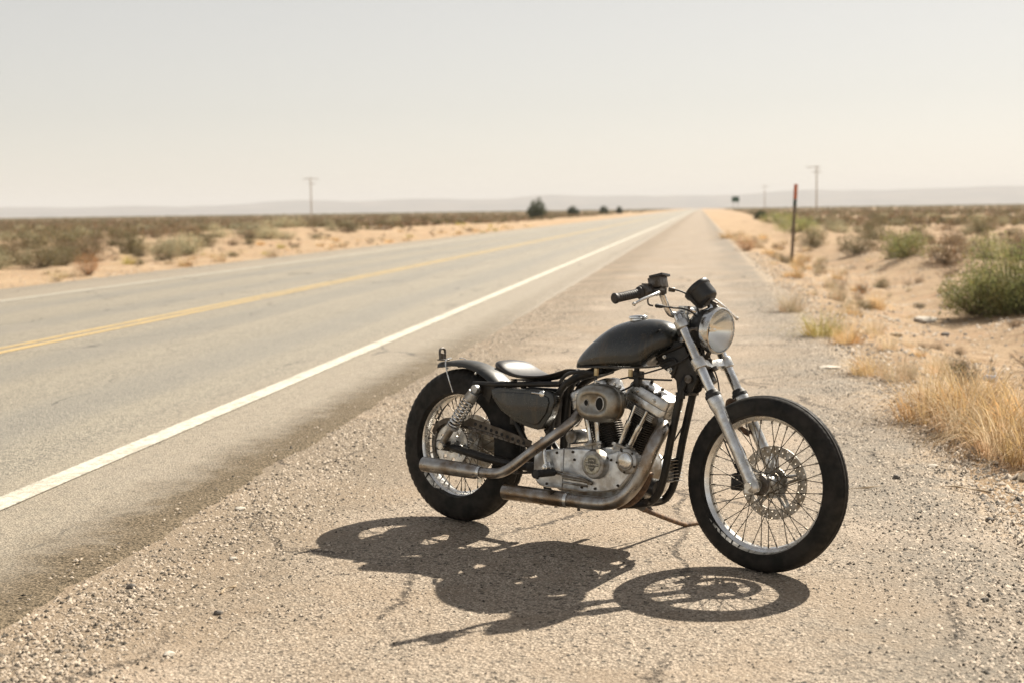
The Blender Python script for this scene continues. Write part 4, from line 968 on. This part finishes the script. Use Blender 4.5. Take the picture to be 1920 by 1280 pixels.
def proto(key):
    if key in PROTO: return PROTO[key]
    typ, kind, var = key; sd_ = hash((typ == 'g', ord(kind[0]), var)) % 9999 if False else (ord(kind[0]) * 31 + ord(kind[-1]) * 7 + var * 101 + (5 if typ == 'grass' else 0))
    if typ == 'shrub': me = shrub_obj('foliage', sd_, .5, .5 if kind != 'dark' else .5, {'olive': 2300, 'brown': 2000, 'sage': 2300, 'green': 2600, 'rust': 2300, 'dark': 4200}[kind], {'rust': .015, 'brown': .017, 'dark': .030}.get(kind, .020), kind, nb=60, spread=.12, low=.15)
    elif typ == 'wiry': me = shrub_obj('foliage', sd_, .5, .5, 900, .02, kind, nb=34, spread=.05, low=.1, asp=.16)
    else: V, F = grass_geo(sd_, .17, .5, 300, .0022, lean=.95); me = (fastmesh('grass_blades', V, F, LM[kind]), None)
    PROTO[key] = me; return me
def plant(name, key, u, v, w, h, label, cat, group=None, rz=None, dz=0.):
    """a plant w wide and h high standing at (u, v)"""
    me, st_ = proto(key); z = (H(u, v) if (v > RE - .1 or v < LE) else 0.) - .01 + dz
    o = bpy.data.objects.new(name, me); link(o); o.location = W(u, v, z); s_ = w if key[0] != 'grass' else w / .55; o.scale = (s_, s_, h / .5); o.rotation_euler = (0, 0, random.uniform(0, 6.3) if rz is None else rz)
    tag(o, label, cat, group)
    if st_: t = bpy.data.objects.new('stem', st_); link(t, o)
    return o

# large green bush on the right bank, three lobes grown as one plant
Vb = []; Fb = []; tw_all = MB(); off = 0
g = np.random.default_rng(5)
for (dx, dy, sr, sh_2, nl_, sd_) in ((-.42, 0, .60, .88, 7500, 11), (.25, .35, .80, 1.32, 12500, 12), (.90, -.1, .75, 1.15, 9500, 13), (.15, -.3, .55, .75, 5200, 14)):
    V, F, tw = shrub_geo(sd_, sr, sh_2, nl_, .021, nb=80, spread=.12, low=.3, asp=.36); V = V + np.array([dx, dy, 0]); Vb.append(V); Fb.append(F + off); off += len(V); b0 = len(tw_all.v)
    tw_all.v += [(x + dx, y + dy, z) for x, y, z in tw.v]; tw_all.f += [tuple(i + b0 for i in f) for f in tw.f]
gb = bpy.data.objects.new('green_bush', None); link(gb); gb.location = W(20.8, 4.30, H(20.8, 4.30) - .03); gb.rotation_euler = (0, 0, .1)
tag(gb, 'large bright green desert bush on the sandy bank at the right edge', 'bush')
link(bpy.data.objects.new('foliage', fastmesh('foliage', np.concatenate(Vb), np.concatenate(Fb), LM['green'])), gb); link(bpy.data.objects.new('stem', tw_all.mesh('stem', m_twig, sharp=80)), gb)

G1 = 'dry grass tufts along the gravel edge'
P_ = [
 ('grass_tuft', ('grass', 'yellow', 0), 15.9, 1.34, .62, .42, 'yellow-green grass tuft at the gravel edge beyond the headlight', 'grass tuft', G1),
 ('grass_tuft', ('grass', 'gold', 0), 15.1, 1.52, .42, .32, 'small dull tuft touching the right side of the yellow-green tuft', 'grass tuft', G1),
 ('grass_tuft', ('grass', 'straw', 1), 19.6, 1.22, .5, .38, 'tan grass tuft on the gravel edge just beyond the yellow-green tuft', 'grass tuft', G1),
 ('grass_tuft', ('grass', 'gold', 2), 12.3, 1.42, .46, .27, 'dark-based golden tuft at the gravel edge short of the big dry clump', 'grass tuft', G1),
 ('grass_tuft', ('grass', 'straw', 0), 11.9, 1.62, .42, .30, 'pale tuft leaning on the right of the dark-based golden tuft', 'grass tuft', G1),
 ('round_tuft', ('shrub', 'rust', 0), 47.5, 1.5, .85, .62, 'round rust-tan tuft at the gravel edge left of the marker post', 'grass tuft', G1),
 ('round_tuft', ('wiry', 'gold', 0), 58, 1.5, .9, .42, 'second round tuft along the far gravel edge, behind the rust-tan one', 'grass tuft', G1),
 ('grass_tuft', ('grass', 'gold', 1), 66.4, 1.3, 1.2, .5, 'far golden tuft where the gravel edge narrows to the horizon', 'grass tuft', G1),
 ('dry_shrub', ('wiry', 'brown', 0), 27.4, 2.65, .55, .46, 'grey-brown dry shrub in the ditch, left one of a close pair', 'shrub', None),
 ('dry_shrub', ('wiry', 'rust', 1), 26.9, 2.98, .48, .36, 'reddish dry shrub in the ditch, right one of a close pair', 'shrub', None),
 ('desert_shrub', ('shrub', 'olive', 0), 53.5, 4.1, 1.6, .85, 'olive green shrub just right of the marker post', 'shrub', None),
 ('desert_shrub', ('shrub', 'olive', 1), 43.0, 4.6, 1.5, .75, 'dark-footed olive shrub right of the ditch, nearer than the one by the post', 'shrub', None),
 ('desert_shrub', ('shrub', 'brown', 0), 42.0, 5.6, 1.6, .8, 'brown shrub beside the dark-footed olive shrub', 'shrub', None),
 ('desert_shrub', ('shrub', 'green', 0), 34.6, 4.9, 1.5, .85, 'olive-green shrub with orange tinge on the bank left of the big green bush', 'shrub', None),
 ('desert_shrub', ('shrub', 'brown', 1), 32.5, 5.4, 1.7, .9, 'wide grey-brown shrub behind the left side of the big green bush', 'shrub', None),
 ('desert_shrub', ('wiry', 'brown', 1), 30.0, 5.1, 1.1, .55, 'low wiry brown shrub at the foot of the wide grey-brown shrub', 'shrub', None),
 ('desert_shrub', ('wiry', 'brown', 2), 14.6, 3.35, .7, .32, 'low dark brush cut by the right edge of the picture below the green bush', 'shrub', None),
 ('desert_shrub', ('shrub', 'green', 1), 74.0, 4.9, 2.6, .95, 'bright green low shrub left of the marker post', 'shrub', None),
 ('desert_shrub', ('shrub', 'green', 2), 104, 5.6, 3.4, 1.2, 'green shrub behind the bright low one left of the marker post', 'shrub', None),
 ('desert_shrub', ('shrub', 'dark', 2), 150, 6.2, 1.7, 1.1, 'small dark green bush near the road end right of the vanishing point', 'shrub', None),
 ('tumbleweed_bush', ('shrub', 'rust', 2), 32.8, -14.75, .70, .66, 'rust-brown round bush on the sand beside the far lane', 'bush', None),
 ('roadside_bush', ('wiry', 'yellow', 0), 30.1, -14.3, .62, .30, 'low yellow-green bush left of the rust-brown bush', 'bush', None),
 ('roadside_bush', ('shrub', 'sage', 2), 42.6, -16.6, 1.25, .85, 'pale sage bush with dark foot beside the far lane', 'bush', None),
 ('roadside_bush', ('shrub', 'sage', 1), 45.4, -16.9, 1.45, .85, 'taller feathery sage bush right of the dark-footed sage bush', 'bush', None),
 ('roadside_bush', ('shrub', 'olive', 2), 47.6, -19.9, 1.6, 1.25, 'tall dark spiky bush rising behind the rust-brown bush', 'bush', None),
 ('roadside_bush', ('shrub', 'olive', 0), 53.5, -24.8, 2.6, 1.25, 'wide dark bush on the left, halfway between picture edge and tall spiky bush', 'bush', None),
 ('roadside_bush', ('shrub', 'brown', 2), 50.0, -22.2, 1.6, .9, 'brown bush between the wide dark bush and the tall spiky bush', 'bush', None),
 ('roadside_bush', ('shrub', 'olive', 1), 56.3, -27.9, 2.4, 1.15, 'dark bush at the far left edge of the picture', 'bush', None),
 ('roadside_bush', ('shrub', 'sage', 1), 43.0, -21.4, .8, .55, 'small grey-green bush on the sand in front of the left dark bushes', 'bush', None),
 ('roadside_bush', ('shrub', 'sage', 2), 76.0, -24.6, 3.4, 1.0, 'pale sage bush on top of the sandy mound, left of two', 'bush', None),
 ('roadside_bush', ('shrub', 'sage', 0), 85.0, -25.5, 3.2, 1.0, 'pale sage bush on top of the sandy mound, right of two', 'bush', None),
 ('roadside_bush', ('shrub', 'olive', 2), 92.0, -25.2, 2.6, .9, 'dark bush on the right slope of the sandy mound', 'bush', None),
 ('roadside_bush', ('wiry', 'brown', 0), 29.0, -15.5, .9, .45, 'brown dry brush cut by the left edge of the picture', 'bush', None),
 ('roadside_bush', ('wiry', 'yellow', 1), 46.0, -15.6, .9, .30, 'low yellowish weed at the asphalt edge under the sage bushes', 'bush', None),
 ('roadside_tree', ('shrub', 'dark', 0), 250, -28.6, 3.7, 3.5, 'largest dark green tree left of the road in the middle distance', 'tree', 'small dark trees left of the road'),
 ('roadside_tree', ('shrub', 'dark', 1), 342, -30.4, 3.6, 2.4, 'second dark green tree right of the largest one', 'tree', 'small dark trees left of the road'),
 ('roadside_tree', ('shrub', 'dark', 2), 385, -25.8, 2.9, 2.6, 'third dark tree, left one of the small close pair by the road', 'tree', 'small dark trees left of the road'),
 ('roadside_tree', ('shrub', 'dark', 1), 411, -23.2, 2.2, 2.3, 'fourth dark tree, right one of the small close pair by the road', 'tree', 'small dark trees left of the road'),
]
occ = []
for a in P_:
    o = plant(*a); occ.append((a[2], a[3], a[4]))

# the big clump of dry grass on the right: many tufts grown close together
for i, (u, v, w, h, kd) in enumerate([(9.6, 1.50, .62, .44, 'gold'), (9.35, 1.72, .60, .47, 'gold'), (9.9, 1.75, .60, .42, 'straw'), (9.0, 1.62, .52, .40, 'straw'), (8.6, 1.74, .58, .42, 'gold'), (8.25, 1.70, .50, .36, 'straw'), (8.3, 1.95, .58, .45, 'gold'), (8.9, 1.98, .62, .46, 'gold'), (9.5, 2.05, .55, .42, 'straw'), (7.95, 1.80, .48, .34, 'gold'), (8.0, 2.05, .52, .42, 'gold'), (10.4, 1.72, .48, .32, 'straw'), (10.2, 2.0, .5, .34, 'gold'), (10.9, 1.85, .42, .26, 'straw'), (8.55, 2.2, .5, .4, 'gold'), (9.1, 2.3, .5, .38, 'straw')]):
    plant('grass_tuft', ('grass', kd, i % 3), u, v, w, h, 'golden dry grass tuft in the dense clump at the right edge of the gravel', 'grass tuft', 'tufts of the big dry grass clump', dz=.01)

# scattered low dry tufts over the ditch
def inside(u, v, m=.0):
    p = W(u, v); return p.y > 1 and -.375 * p.y - m < p.x < .375 * p.y + m
k = 0
while k < 80:
    u = random.uniform(9, 75); v = RE + .1 + abs(random.gauss(0, .8)) + random.uniform(0, .02 * u)
    if not inside(u, v, .3) or (u < 22 and v > 3.2): continue
    s_ = random.uniform(.12, .34) * (1 + u / 110)
    plant('grass_tuft', ('grass', random.choice(['gold', 'straw', 'straw', 'straw', 'gold']), random.randrange(3)), u, v, s_, s_ * random.uniform(.5, 1.), 'small straw-coloured tuft scattered on the sandy ditch beside the gravel', 'grass tuft', 'small tufts scattered over the ditch'); k += 1
k = 0
while k < 105:
    u = random.uniform(28, 130); v = LE - .15 - abs(random.gauss(0, 2.2))
    if not inside(u, v, .3): continue
    s_ = random.uniform(.18, .6)
    plant('grass_tuft', ('grass', random.choice(['gold', 'straw', 'straw', 'yellow']), random.randrange(3)), u, v, s_, s_ * random.uniform(.4, .8), 'small dry tuft scattered on the sand beyond the far lane', 'grass tuft', 'small tufts beyond the far lane'); k += 1
# tiny dark sprigs in the wash and beyond the far lane
for side, cnt in ((1, 110), (-1, 90)):
    k = 0
    while k < cnt:
        if side > 0: u = random.uniform(11, 60); v = RE + .5 + (.2 * u) * random.random() ** .9
        else: u = random.uniform(29, 100); v = LE - .4 - 12 * random.random() ** 1.3
        if not inside(u, v, .3) or any((u - a) ** 2 + (v - b) ** 2 < (c_ * .6) ** 2 for a, b, c_ in occ): continue
        s_ = random.uniform(.12, .34) * (1 + u / 120)
        plant('desert_sprig', random.choice([('wiry', 'brown', 0), ('shrub', 'brown', 1), ('shrub', 'olive', 1), ('wiry', 'brown', 2), ('wiry', 'sage', 0)]), u, v, s_, s_ * random.uniform(.45, .8), 'tiny dark sprig on the bare sand %s' % ('right of the gravel shoulder' if side > 0 else 'left of the far lane'), 'sprig', 'tiny sprigs on the sand ' + ('right of the shoulder' if side > 0 else 'left of the road')); k += 1
# desert scrub one can still tell apart
def scrub(count, side):
    k = 0; tries = 0
    while k < count and tries < 20000:
        tries += 1; u = 26 + 120 * random.random() ** 1.25
        if side > 0: v = random.uniform(4.6, .24 * u + 2); v = max(v, 4.2 + .01 * u)
        else: v = -random.uniform(17.5 + max(0, (u - 40) * .05), max(20, .56 * u))
        if (side < 0 and v > -17) or not inside(u, v, 1.) or (side > 0 and u < 30 and v < 6.4): continue
        if any((u - a) ** 2 + ((v - b) * 2.2) ** 2 < (.75 + c_) ** 2 * (.55 + u / 200) for a, b, c_ in occ): continue
        h = random.uniform(.30, .72) * (1 + u / 500); w = h * random.uniform(1.4, 2.4)
        key = random.choice([('shrub', 'olive', 0), ('shrub', 'olive', 1), ('shrub', 'olive', 2), ('shrub', 'brown', 0), ('shrub', 'brown', 1), ('wiry', 'brown', 2), ('shrub', 'brown', 2), ('shrub', 'sage', 1), ('shrub', 'sage', 2), ('shrub', 'sage', 0)])
        cn_ = {'olive': 'olive', 'brown': 'grey-brown', 'sage': 'pale sage'}[key[1]]; sd2 = 'right' if side > 0 else 'left'; zn = 'nearest' if u < 50 else 'middle' if u < 85 else 'farther'
        plant('desert_shrub', key, u, v, w, h, '%s low shrub in the %s part of the flat %s of the road' % (cn_, zn, sd2), 'shrub', '%s shrubs in the %s part of the %s flat' % (cn_, zn, sd2)); occ.append((u, v, w * .4)); k += 1
scrub(105, 1); scrub(190, -1)
# the scrub beyond: countless, one object
def far_scrub(name, count, umin, umax, q, smin, smax, kind, outside=False):
    g = np.random.default_rng(count); u = umin + (umax - umin) * g.uniform(0, 1, count) ** 1.1; lo = -1.15 * u - 20; hi = .75 * u + 15; v = lo + (hi - lo) * g.uniform(0, 1, count)
    keep = ((v > 6 + .012 * u) & ((g.uniform(0, 1, count) < .75) | (u > 700))) | (v < -21 - .004 * u)
    if outside: keep &= (v < -.60 * u - 3) | (v > .30 * u + 4)
    u, v = u[keep], v[keep]
    zz = np.array([H(a, b) for a, b in zip(u, v)]); m = len(u); s_ = g.uniform(smin, smax, m) * (1 + u / 700)
    C = g.normal(size=(m, q, 3)); C /= np.linalg.norm(C, axis=2)[:, :, None]; C *= g.uniform(.3, 1., (m, q, 1)) ** .5; C[:, :, 2] = np.abs(C[:, :, 2]) * .55
    C = C * s_[:, None, None]; C[:, :, 0] += v[:, None]; C[:, :, 1] += u[:, None]; C[:, :, 2] += zz[:, None]
    a = g.normal(size=(m * q, 3)); a /= np.linalg.norm(a, axis=1)[:, None]; b = g.normal(size=(m * q, 3)); b -= a * (a * b).sum(1)[:, None]; b /= np.linalg.norm(b, axis=1)[:, None]
    C = C.reshape(-1, 3); ls = (np.repeat(s_, q) * .24)[:, None]; V = np.stack([C - a * ls, C - b * ls * .6, C + a * ls, C + b * ls * .6], 1).reshape(-1, 3)
    o = bpy.data.objects.new(name, fastmesh(name, V, np.arange(len(V)).reshape(-1, 4), LM[kind])); link(o); o.rotation_euler = (0, 0, -TH); tag(o, kind='stuff')
far_scrub('desert_scrub', 12500, 85, 420, 18, .30, .64, 'olive'); far_scrub('desert_scrub', 11500, 90, 420, 18, .28, .62, 'brown'); far_scrub('desert_scrub', 15000, 400, 1500, 9, .4, .8, 'olive')
far_scrub('desert_scrub', 900, 8, 85, 60, .3, .55, 'brown', True)

# ------------------------------------------------------------------ gravel and stones
n = NT('gravel_stone'); g_ = n.n('ShaderNodeNewGeometry'); rnd = g_.outputs['Random Per Island']
c = n.mix(n.ramp(rnd, .10, .42), (.060, .050, .038), (.40, .33, .255)); c = n.mix(n.ramp(rnd, .58, .92), c, (.55, .465, .37)); m_peb = n.fin(c, .8, 0., None, .3)
def pebbles(count, fn, smin, smax, seed, zf=None):
    g = np.random.default_rng(seed); out = []
    while sum(map(len, out)) < count:
        u, v, w = fn(g, 20000); out.append(np.stack([u, v], 1)[g.uniform(0, 1, 20000) < w])
    P = np.concatenate(out)[:count]; s_ = smin + (smax - smin) * g.uniform(0, 1, count) ** 3.4; s_ = s_ * (1. if zf else (.55 + .45 * np.clip((np.abs(P[:, 1] + .45) - .7) / .8, 0, 1)))
    O = np.array([[1, 0, 0], [0, 1, 0], [-1, 0, 0], [0, -1, 0], [0, 0, 1], [0, 0, -1]], float)[None] * g.uniform(.55, 1.2, (count, 6, 1)) + g.normal(size=(count, 6, 3)) * .16; O[:, :, 2] *= .66
    a = g.uniform(0, 6.283, count); ca, sa = np.cos(a)[:, None], np.sin(a)[:, None]; x = O[:, :, 0] * ca - O[:, :, 1] * sa; y = O[:, :, 0] * sa + O[:, :, 1] * ca
    zz = np.where(P[:, 1] < -2.44, .021, .0) if zf is None else np.array([zf(a_, b_) for a_, b_ in P])
    V = np.stack([x * s_[:, None] + P[:, 1][:, None], y * s_[:, None] + P[:, 0][:, None], O[:, :, 2] * s_[:, None] + (s_ * .25)[:, None] + zz[:, None]], 2).reshape(-1, 3)
    V = V.reshape(count, 6, 3)[:, :5]; V[:, :4, 2] -= (s_ * .22)[:, None]; V = V.reshape(-1, 3); T = np.array([[0, 1, 4], [1, 2, 4], [2, 3, 4], [3, 0, 4]]); F = (np.arange(count)[:, None, None] * 5 + T[None]).reshape(-1, 3); return V, F
def dens(g, k):
    u = 3.4 + 24 * g.uniform(0, 1, k) ** 2.3; v = g.uniform(-2.55, 1.75, k); w = .42 * (v > -2.4) + .9 * np.exp(-((v - 1.15) / .42) ** 2) + .75 * np.exp(-((v + 2.15) / .24) ** 2) + .12 * np.exp(-((v + 1.2) / .5) ** 2)
    cl = .5 + .5 * np.sin(u * 2.1 + 1.7 * np.sin(v * 3.3)) * np.sin(v * 2.7 + .8 * np.sin(u * 1.3)); return u, v, w * (.45 + .75 * cl)
V1, F1 = pebbles(235000, dens, .0016, .0125, 3)
def dens2(g, k):
    u = 6 + 40 * g.uniform(0, 1, k) ** 1.7; v = 1.35 + 6 * g.uniform(0, 1, k) ** 1.7; return u, v, np.where(v < .19 * u + 1.5, 1., 0.) * (.5 + .5 * np.sin(u * 1.3 + 2 * np.sin(v * 2.1)) * np.sin(v * 1.9))
V2, F2 = pebbles(26000, dens2, .004, .034, 4, H); F1 = np.concatenate([F1, F2 + len(V1)]); V1 = np.concatenate([V1, V2])
V2, F2 = pebbles(12000, lambda g, k: (22 + 75 * g.uniform(0, 1, k) ** 1.4, -14.1 - 9 * g.uniform(0, 1, k) ** 1.5, np.ones(k)), .006, .034, 5, H); F1 = np.concatenate([F1, F2 + len(V1)]); V1 = np.concatenate([V1, V2])
o = bpy.data.objects.new('gravel', fastmesh('gravel', V1, F1, m_peb)); link(o); o.rotation_euler = (0, 0, -TH); tag(o, kind='stuff')

def stone_me(seed, r, sq, mat):
    bm = bmesh.new(); bmesh.ops.create_icosphere(bm, subdivisions=2, radius=r)
    for v in bm.verts:
        q = v.co.normalized(); v.co *= 1 + .35 * noise.noise(q * 1.3 + Vector((seed, 0, 0))) + .12 * noise.noise(q * 3.7 + Vector((0, seed, 0))); v.co.z *= sq
    me = bpy.data.meshes.new('stone'); bm.to_mesh(me); bm.free(); me.shade_smooth(); me.set_sharp_from_angle(angle=R(28)); me.materials.append(mat); return me
m_ws = M('pale_stone', (.62, .57, .49), (.46, .40, .32), .8, .9, 0, 40, .001); m_ds = M('dark_stone', (.10, .09, .078), (.20, .17, .14), .75, .9, 0, 40, .001); m_ts = M('tan_stone', (.40, .32, .22), (.30, .23, .15), .85, .95, 0, 30, .001)
for u, v, r, sq, mt, lab in (
    (5.58, -1.93, .018, .55, m_ws, 'white stone on the gravel left of the rear wheel shadow'), (6.55, -2.22, .028, .4, m_ws, 'flat whitish stone at the asphalt edge left of the bike'),
    (4.32, -1.72, .022, .4, m_ws, 'pale flat stone in the bottom left corner of the gravel'), (4.80, -1.72, .017, .6, m_ds, 'dark stone in the loose gravel near the bottom left'),
    (5.12, -2.18, .020, .6, m_ds, 'dark stone beside the asphalt edge at lower left'), (7.55, 1.02, .022, .7, m_ds, 'dark round stone on the gravel right of the front tyre'),
    (7.9, 1.26, .030, .4, m_ws, 'pale stone at the foot of the big dry grass clump'), (6.55, 1.30, .020, .6, m_ds, 'dark stone in the gravel band below the dry grass'),
    (5.2, 1.02, .016, .6, m_ds, 'dark stone on the gravel near the bottom right'), (12.8, 1.15, .10, .14, m_ws, 'flat pale slab lying where the gravel meets the golden tufts'),
    (20.6, 3.16, .16, .32, m_ws, 'white rock in the ditch below the big green bush'), (16.4, 2.2, .07, .5, m_ts, 'tan rock in the ditch nearest the yellow-green tuft'),
    (14.0, 2.5, .06, .5, m_ds, 'dark rock on the sand behind the golden tuft'), (18.6, 3.1, .06, .5, m_ds, 'dark rock below the shadow of the green bush'),
    (7.55, 1.72, .09, .35, m_ts, 'tan rock at the right edge under the dry grass clump')):
    z = H(u, v) if v > RE else (.0)
    o = bpy.data.objects.new('stone', stone_me(u * 7.3, r, sq, mt)); link(o); o.location = W(u, v, z + r * sq * .35); o.rotation_euler = (0, 0, u * 3); tag(o, lab, 'stone')
# litter and sticks
cn = MB().lathe([(0, 0), (.028, .0), (.033, .006), (.033, .108), (.027, .118), (.024, .118), (.024, .114), (0, .113)], (0, -.06, .03), (0, 1, 0), 20)
o = bpy.data.objects.new('drink_can', cn.mesh('drink_can', M('can_metal', (.55, .62, .72), (.75, .76, .78), .3, .4, .8, 20))); link(o); o.location = W(13.3, 2.62, H(13.3, 2.62) + .0); o.rotation_euler = (0, 0, .9); tag(o, 'bluish white drink can lying on the sand below the green bush', 'can')
for (u, v, L_, a, lab) in ((7.2, .78, .34, .5, 'long pale stick on the gravel right of the front tyre'), (7.25, 1.32, .26, 2.4, 'pale stick in front of the dry grass clump'), (5.1, -1.78, .12, 1.2, 'short pale stick in the gravel at lower left')):
    s_ = MB().tube(spline([(-L_ / 2, 0, .006), (-L_ * .1, .012, .011), (L_ * .2, -.004, .010), (L_ / 2, .01, .006)], 4), [.0035 + .002 * math.sin(i) for i in range(13)], 6)
    o = bpy.data.objects.new('stick', s_.mesh('stick', M('dry_wood', (.42, .33, .22), (.32, .24, .15), .85))); link(o); o.location = W(u, v, .002); o.rotation_euler = (0, 0, a); tag(o, lab, 'stick')

# ------------------------------------------------------------------ posts, poles, sign
m_wood = M('weathered_wood', (.20, .155, .115), (.12, .095, .075), .85, .95, 0, 12, .002)
m_org = M('orange_marking', (.58, .14, .045), (.42, .12, .05), .5, .6, 0, 20); m_dk = M('dark_band', (.035, .055, .045), (.06, .07, .06), .6, .7, 0, 20)
mp_ = bpy.data.objects.new('marker_post', None); link(mp_); mp_.location = W(39.2, 2.45, H(39.2, 2.45) - .05); mp_.rotation_euler = (R(-1), R(3.0), R(-9)); tag(mp_, 'leaning grey marker post with an orange top standing in the roadside sand', 'marker post')
def ch(name, mb, mat, parent, **k): return link(bpy.data.objects.new(name, mb.mesh(name, mat, **k)), parent)
ch('post', MB().box((0, 0, 1.1), (.085, .045, 2.2)), m_wood, mp_, bevel=.006)
ch('orange_band', MB().box((0, 0, 2.03), (.097, .055, .40)), m_org, mp_, bevel=.006); ch('dark_band', MB().box((0, 0, 1.72), (.093, .052, .17)), m_dk, mp_, bevel=.004)
m_pole = M('haze_pale_pole', (.46, .40, .33), (.36, .31, .25), .85, .95, 0, 3)  # pole wood lightened, putting distance haze into its colour
def pole(u, v, h, arms, lab, rz=0.):
    o = bpy.data.objects.new('utility_pole', None); link(o); o.location = W(u, v, H(u, v) - .3); o.rotation_euler = (0, 0, rz); tag(o, lab, 'utility pole', 'utility poles across the desert')
    ch('pole_shaft', MB().tube([(0, 0, 0), (0, 0, h / 2), (0, 0, h)], [.17, .15, .12], 10), m_pole, o)
    for za, w_, dx in arms:
        c_ = ch('crossarm', MB().box((dx, -.16, h - za), (w_, .12, .14)), m_pole, o); iz = MB()
        for q in (-.46, -.2, .2, .46): iz.lathe([(0, 0), (.03, 0), (.05, .06), (.03, .09), (.05, .13), (.03, .17), (0, .18)], (dx + q * w_, -.16, h - za + .07), (0, 0, 1), 8)
        ch('insulator', iz, m_castd, c_)
pole(341, -95, 10.6, [(.45, 3.6, 0), (1.6, 1.6, .3)], 'utility pole standing alone in the scrub left of the road', .25)
pole(340, 27, 11.0, [(.25, 3.4, -.9), (1.4, 2.2, 0)], 'nearer utility pole right of the marker post', .1)
pole(620, 27.4, 11.0, [(.4, 3.2, 0)], 'farther faint utility pole left of the marker post', .1)
sg = bpy.data.objects.new('road_sign', None); link(sg); sg.location = W(400, 9.7, H(400, 9.7)); sg.rotation_euler = (0, 0, -TH); tag(sg, 'small dark green road sign far along the right side of the road', 'road sign')
ch('sign_panel', MB().box((0, -.06, 3.6), (2.0, .03, 1.5)), M('green_sign', (.012, .07, .042), (.02, .08, .05), .5), sg, bevel=.01)
sp2 = MB(); sp2.cyl((-.6, 0, 0), (-.6, 0, 4.3), .05, seg=8); sp2.cyl((.6, 0, 0), (.6, 0, 4.3), .05, seg=8); ch('sign_post', sp2, m_steel, sg)
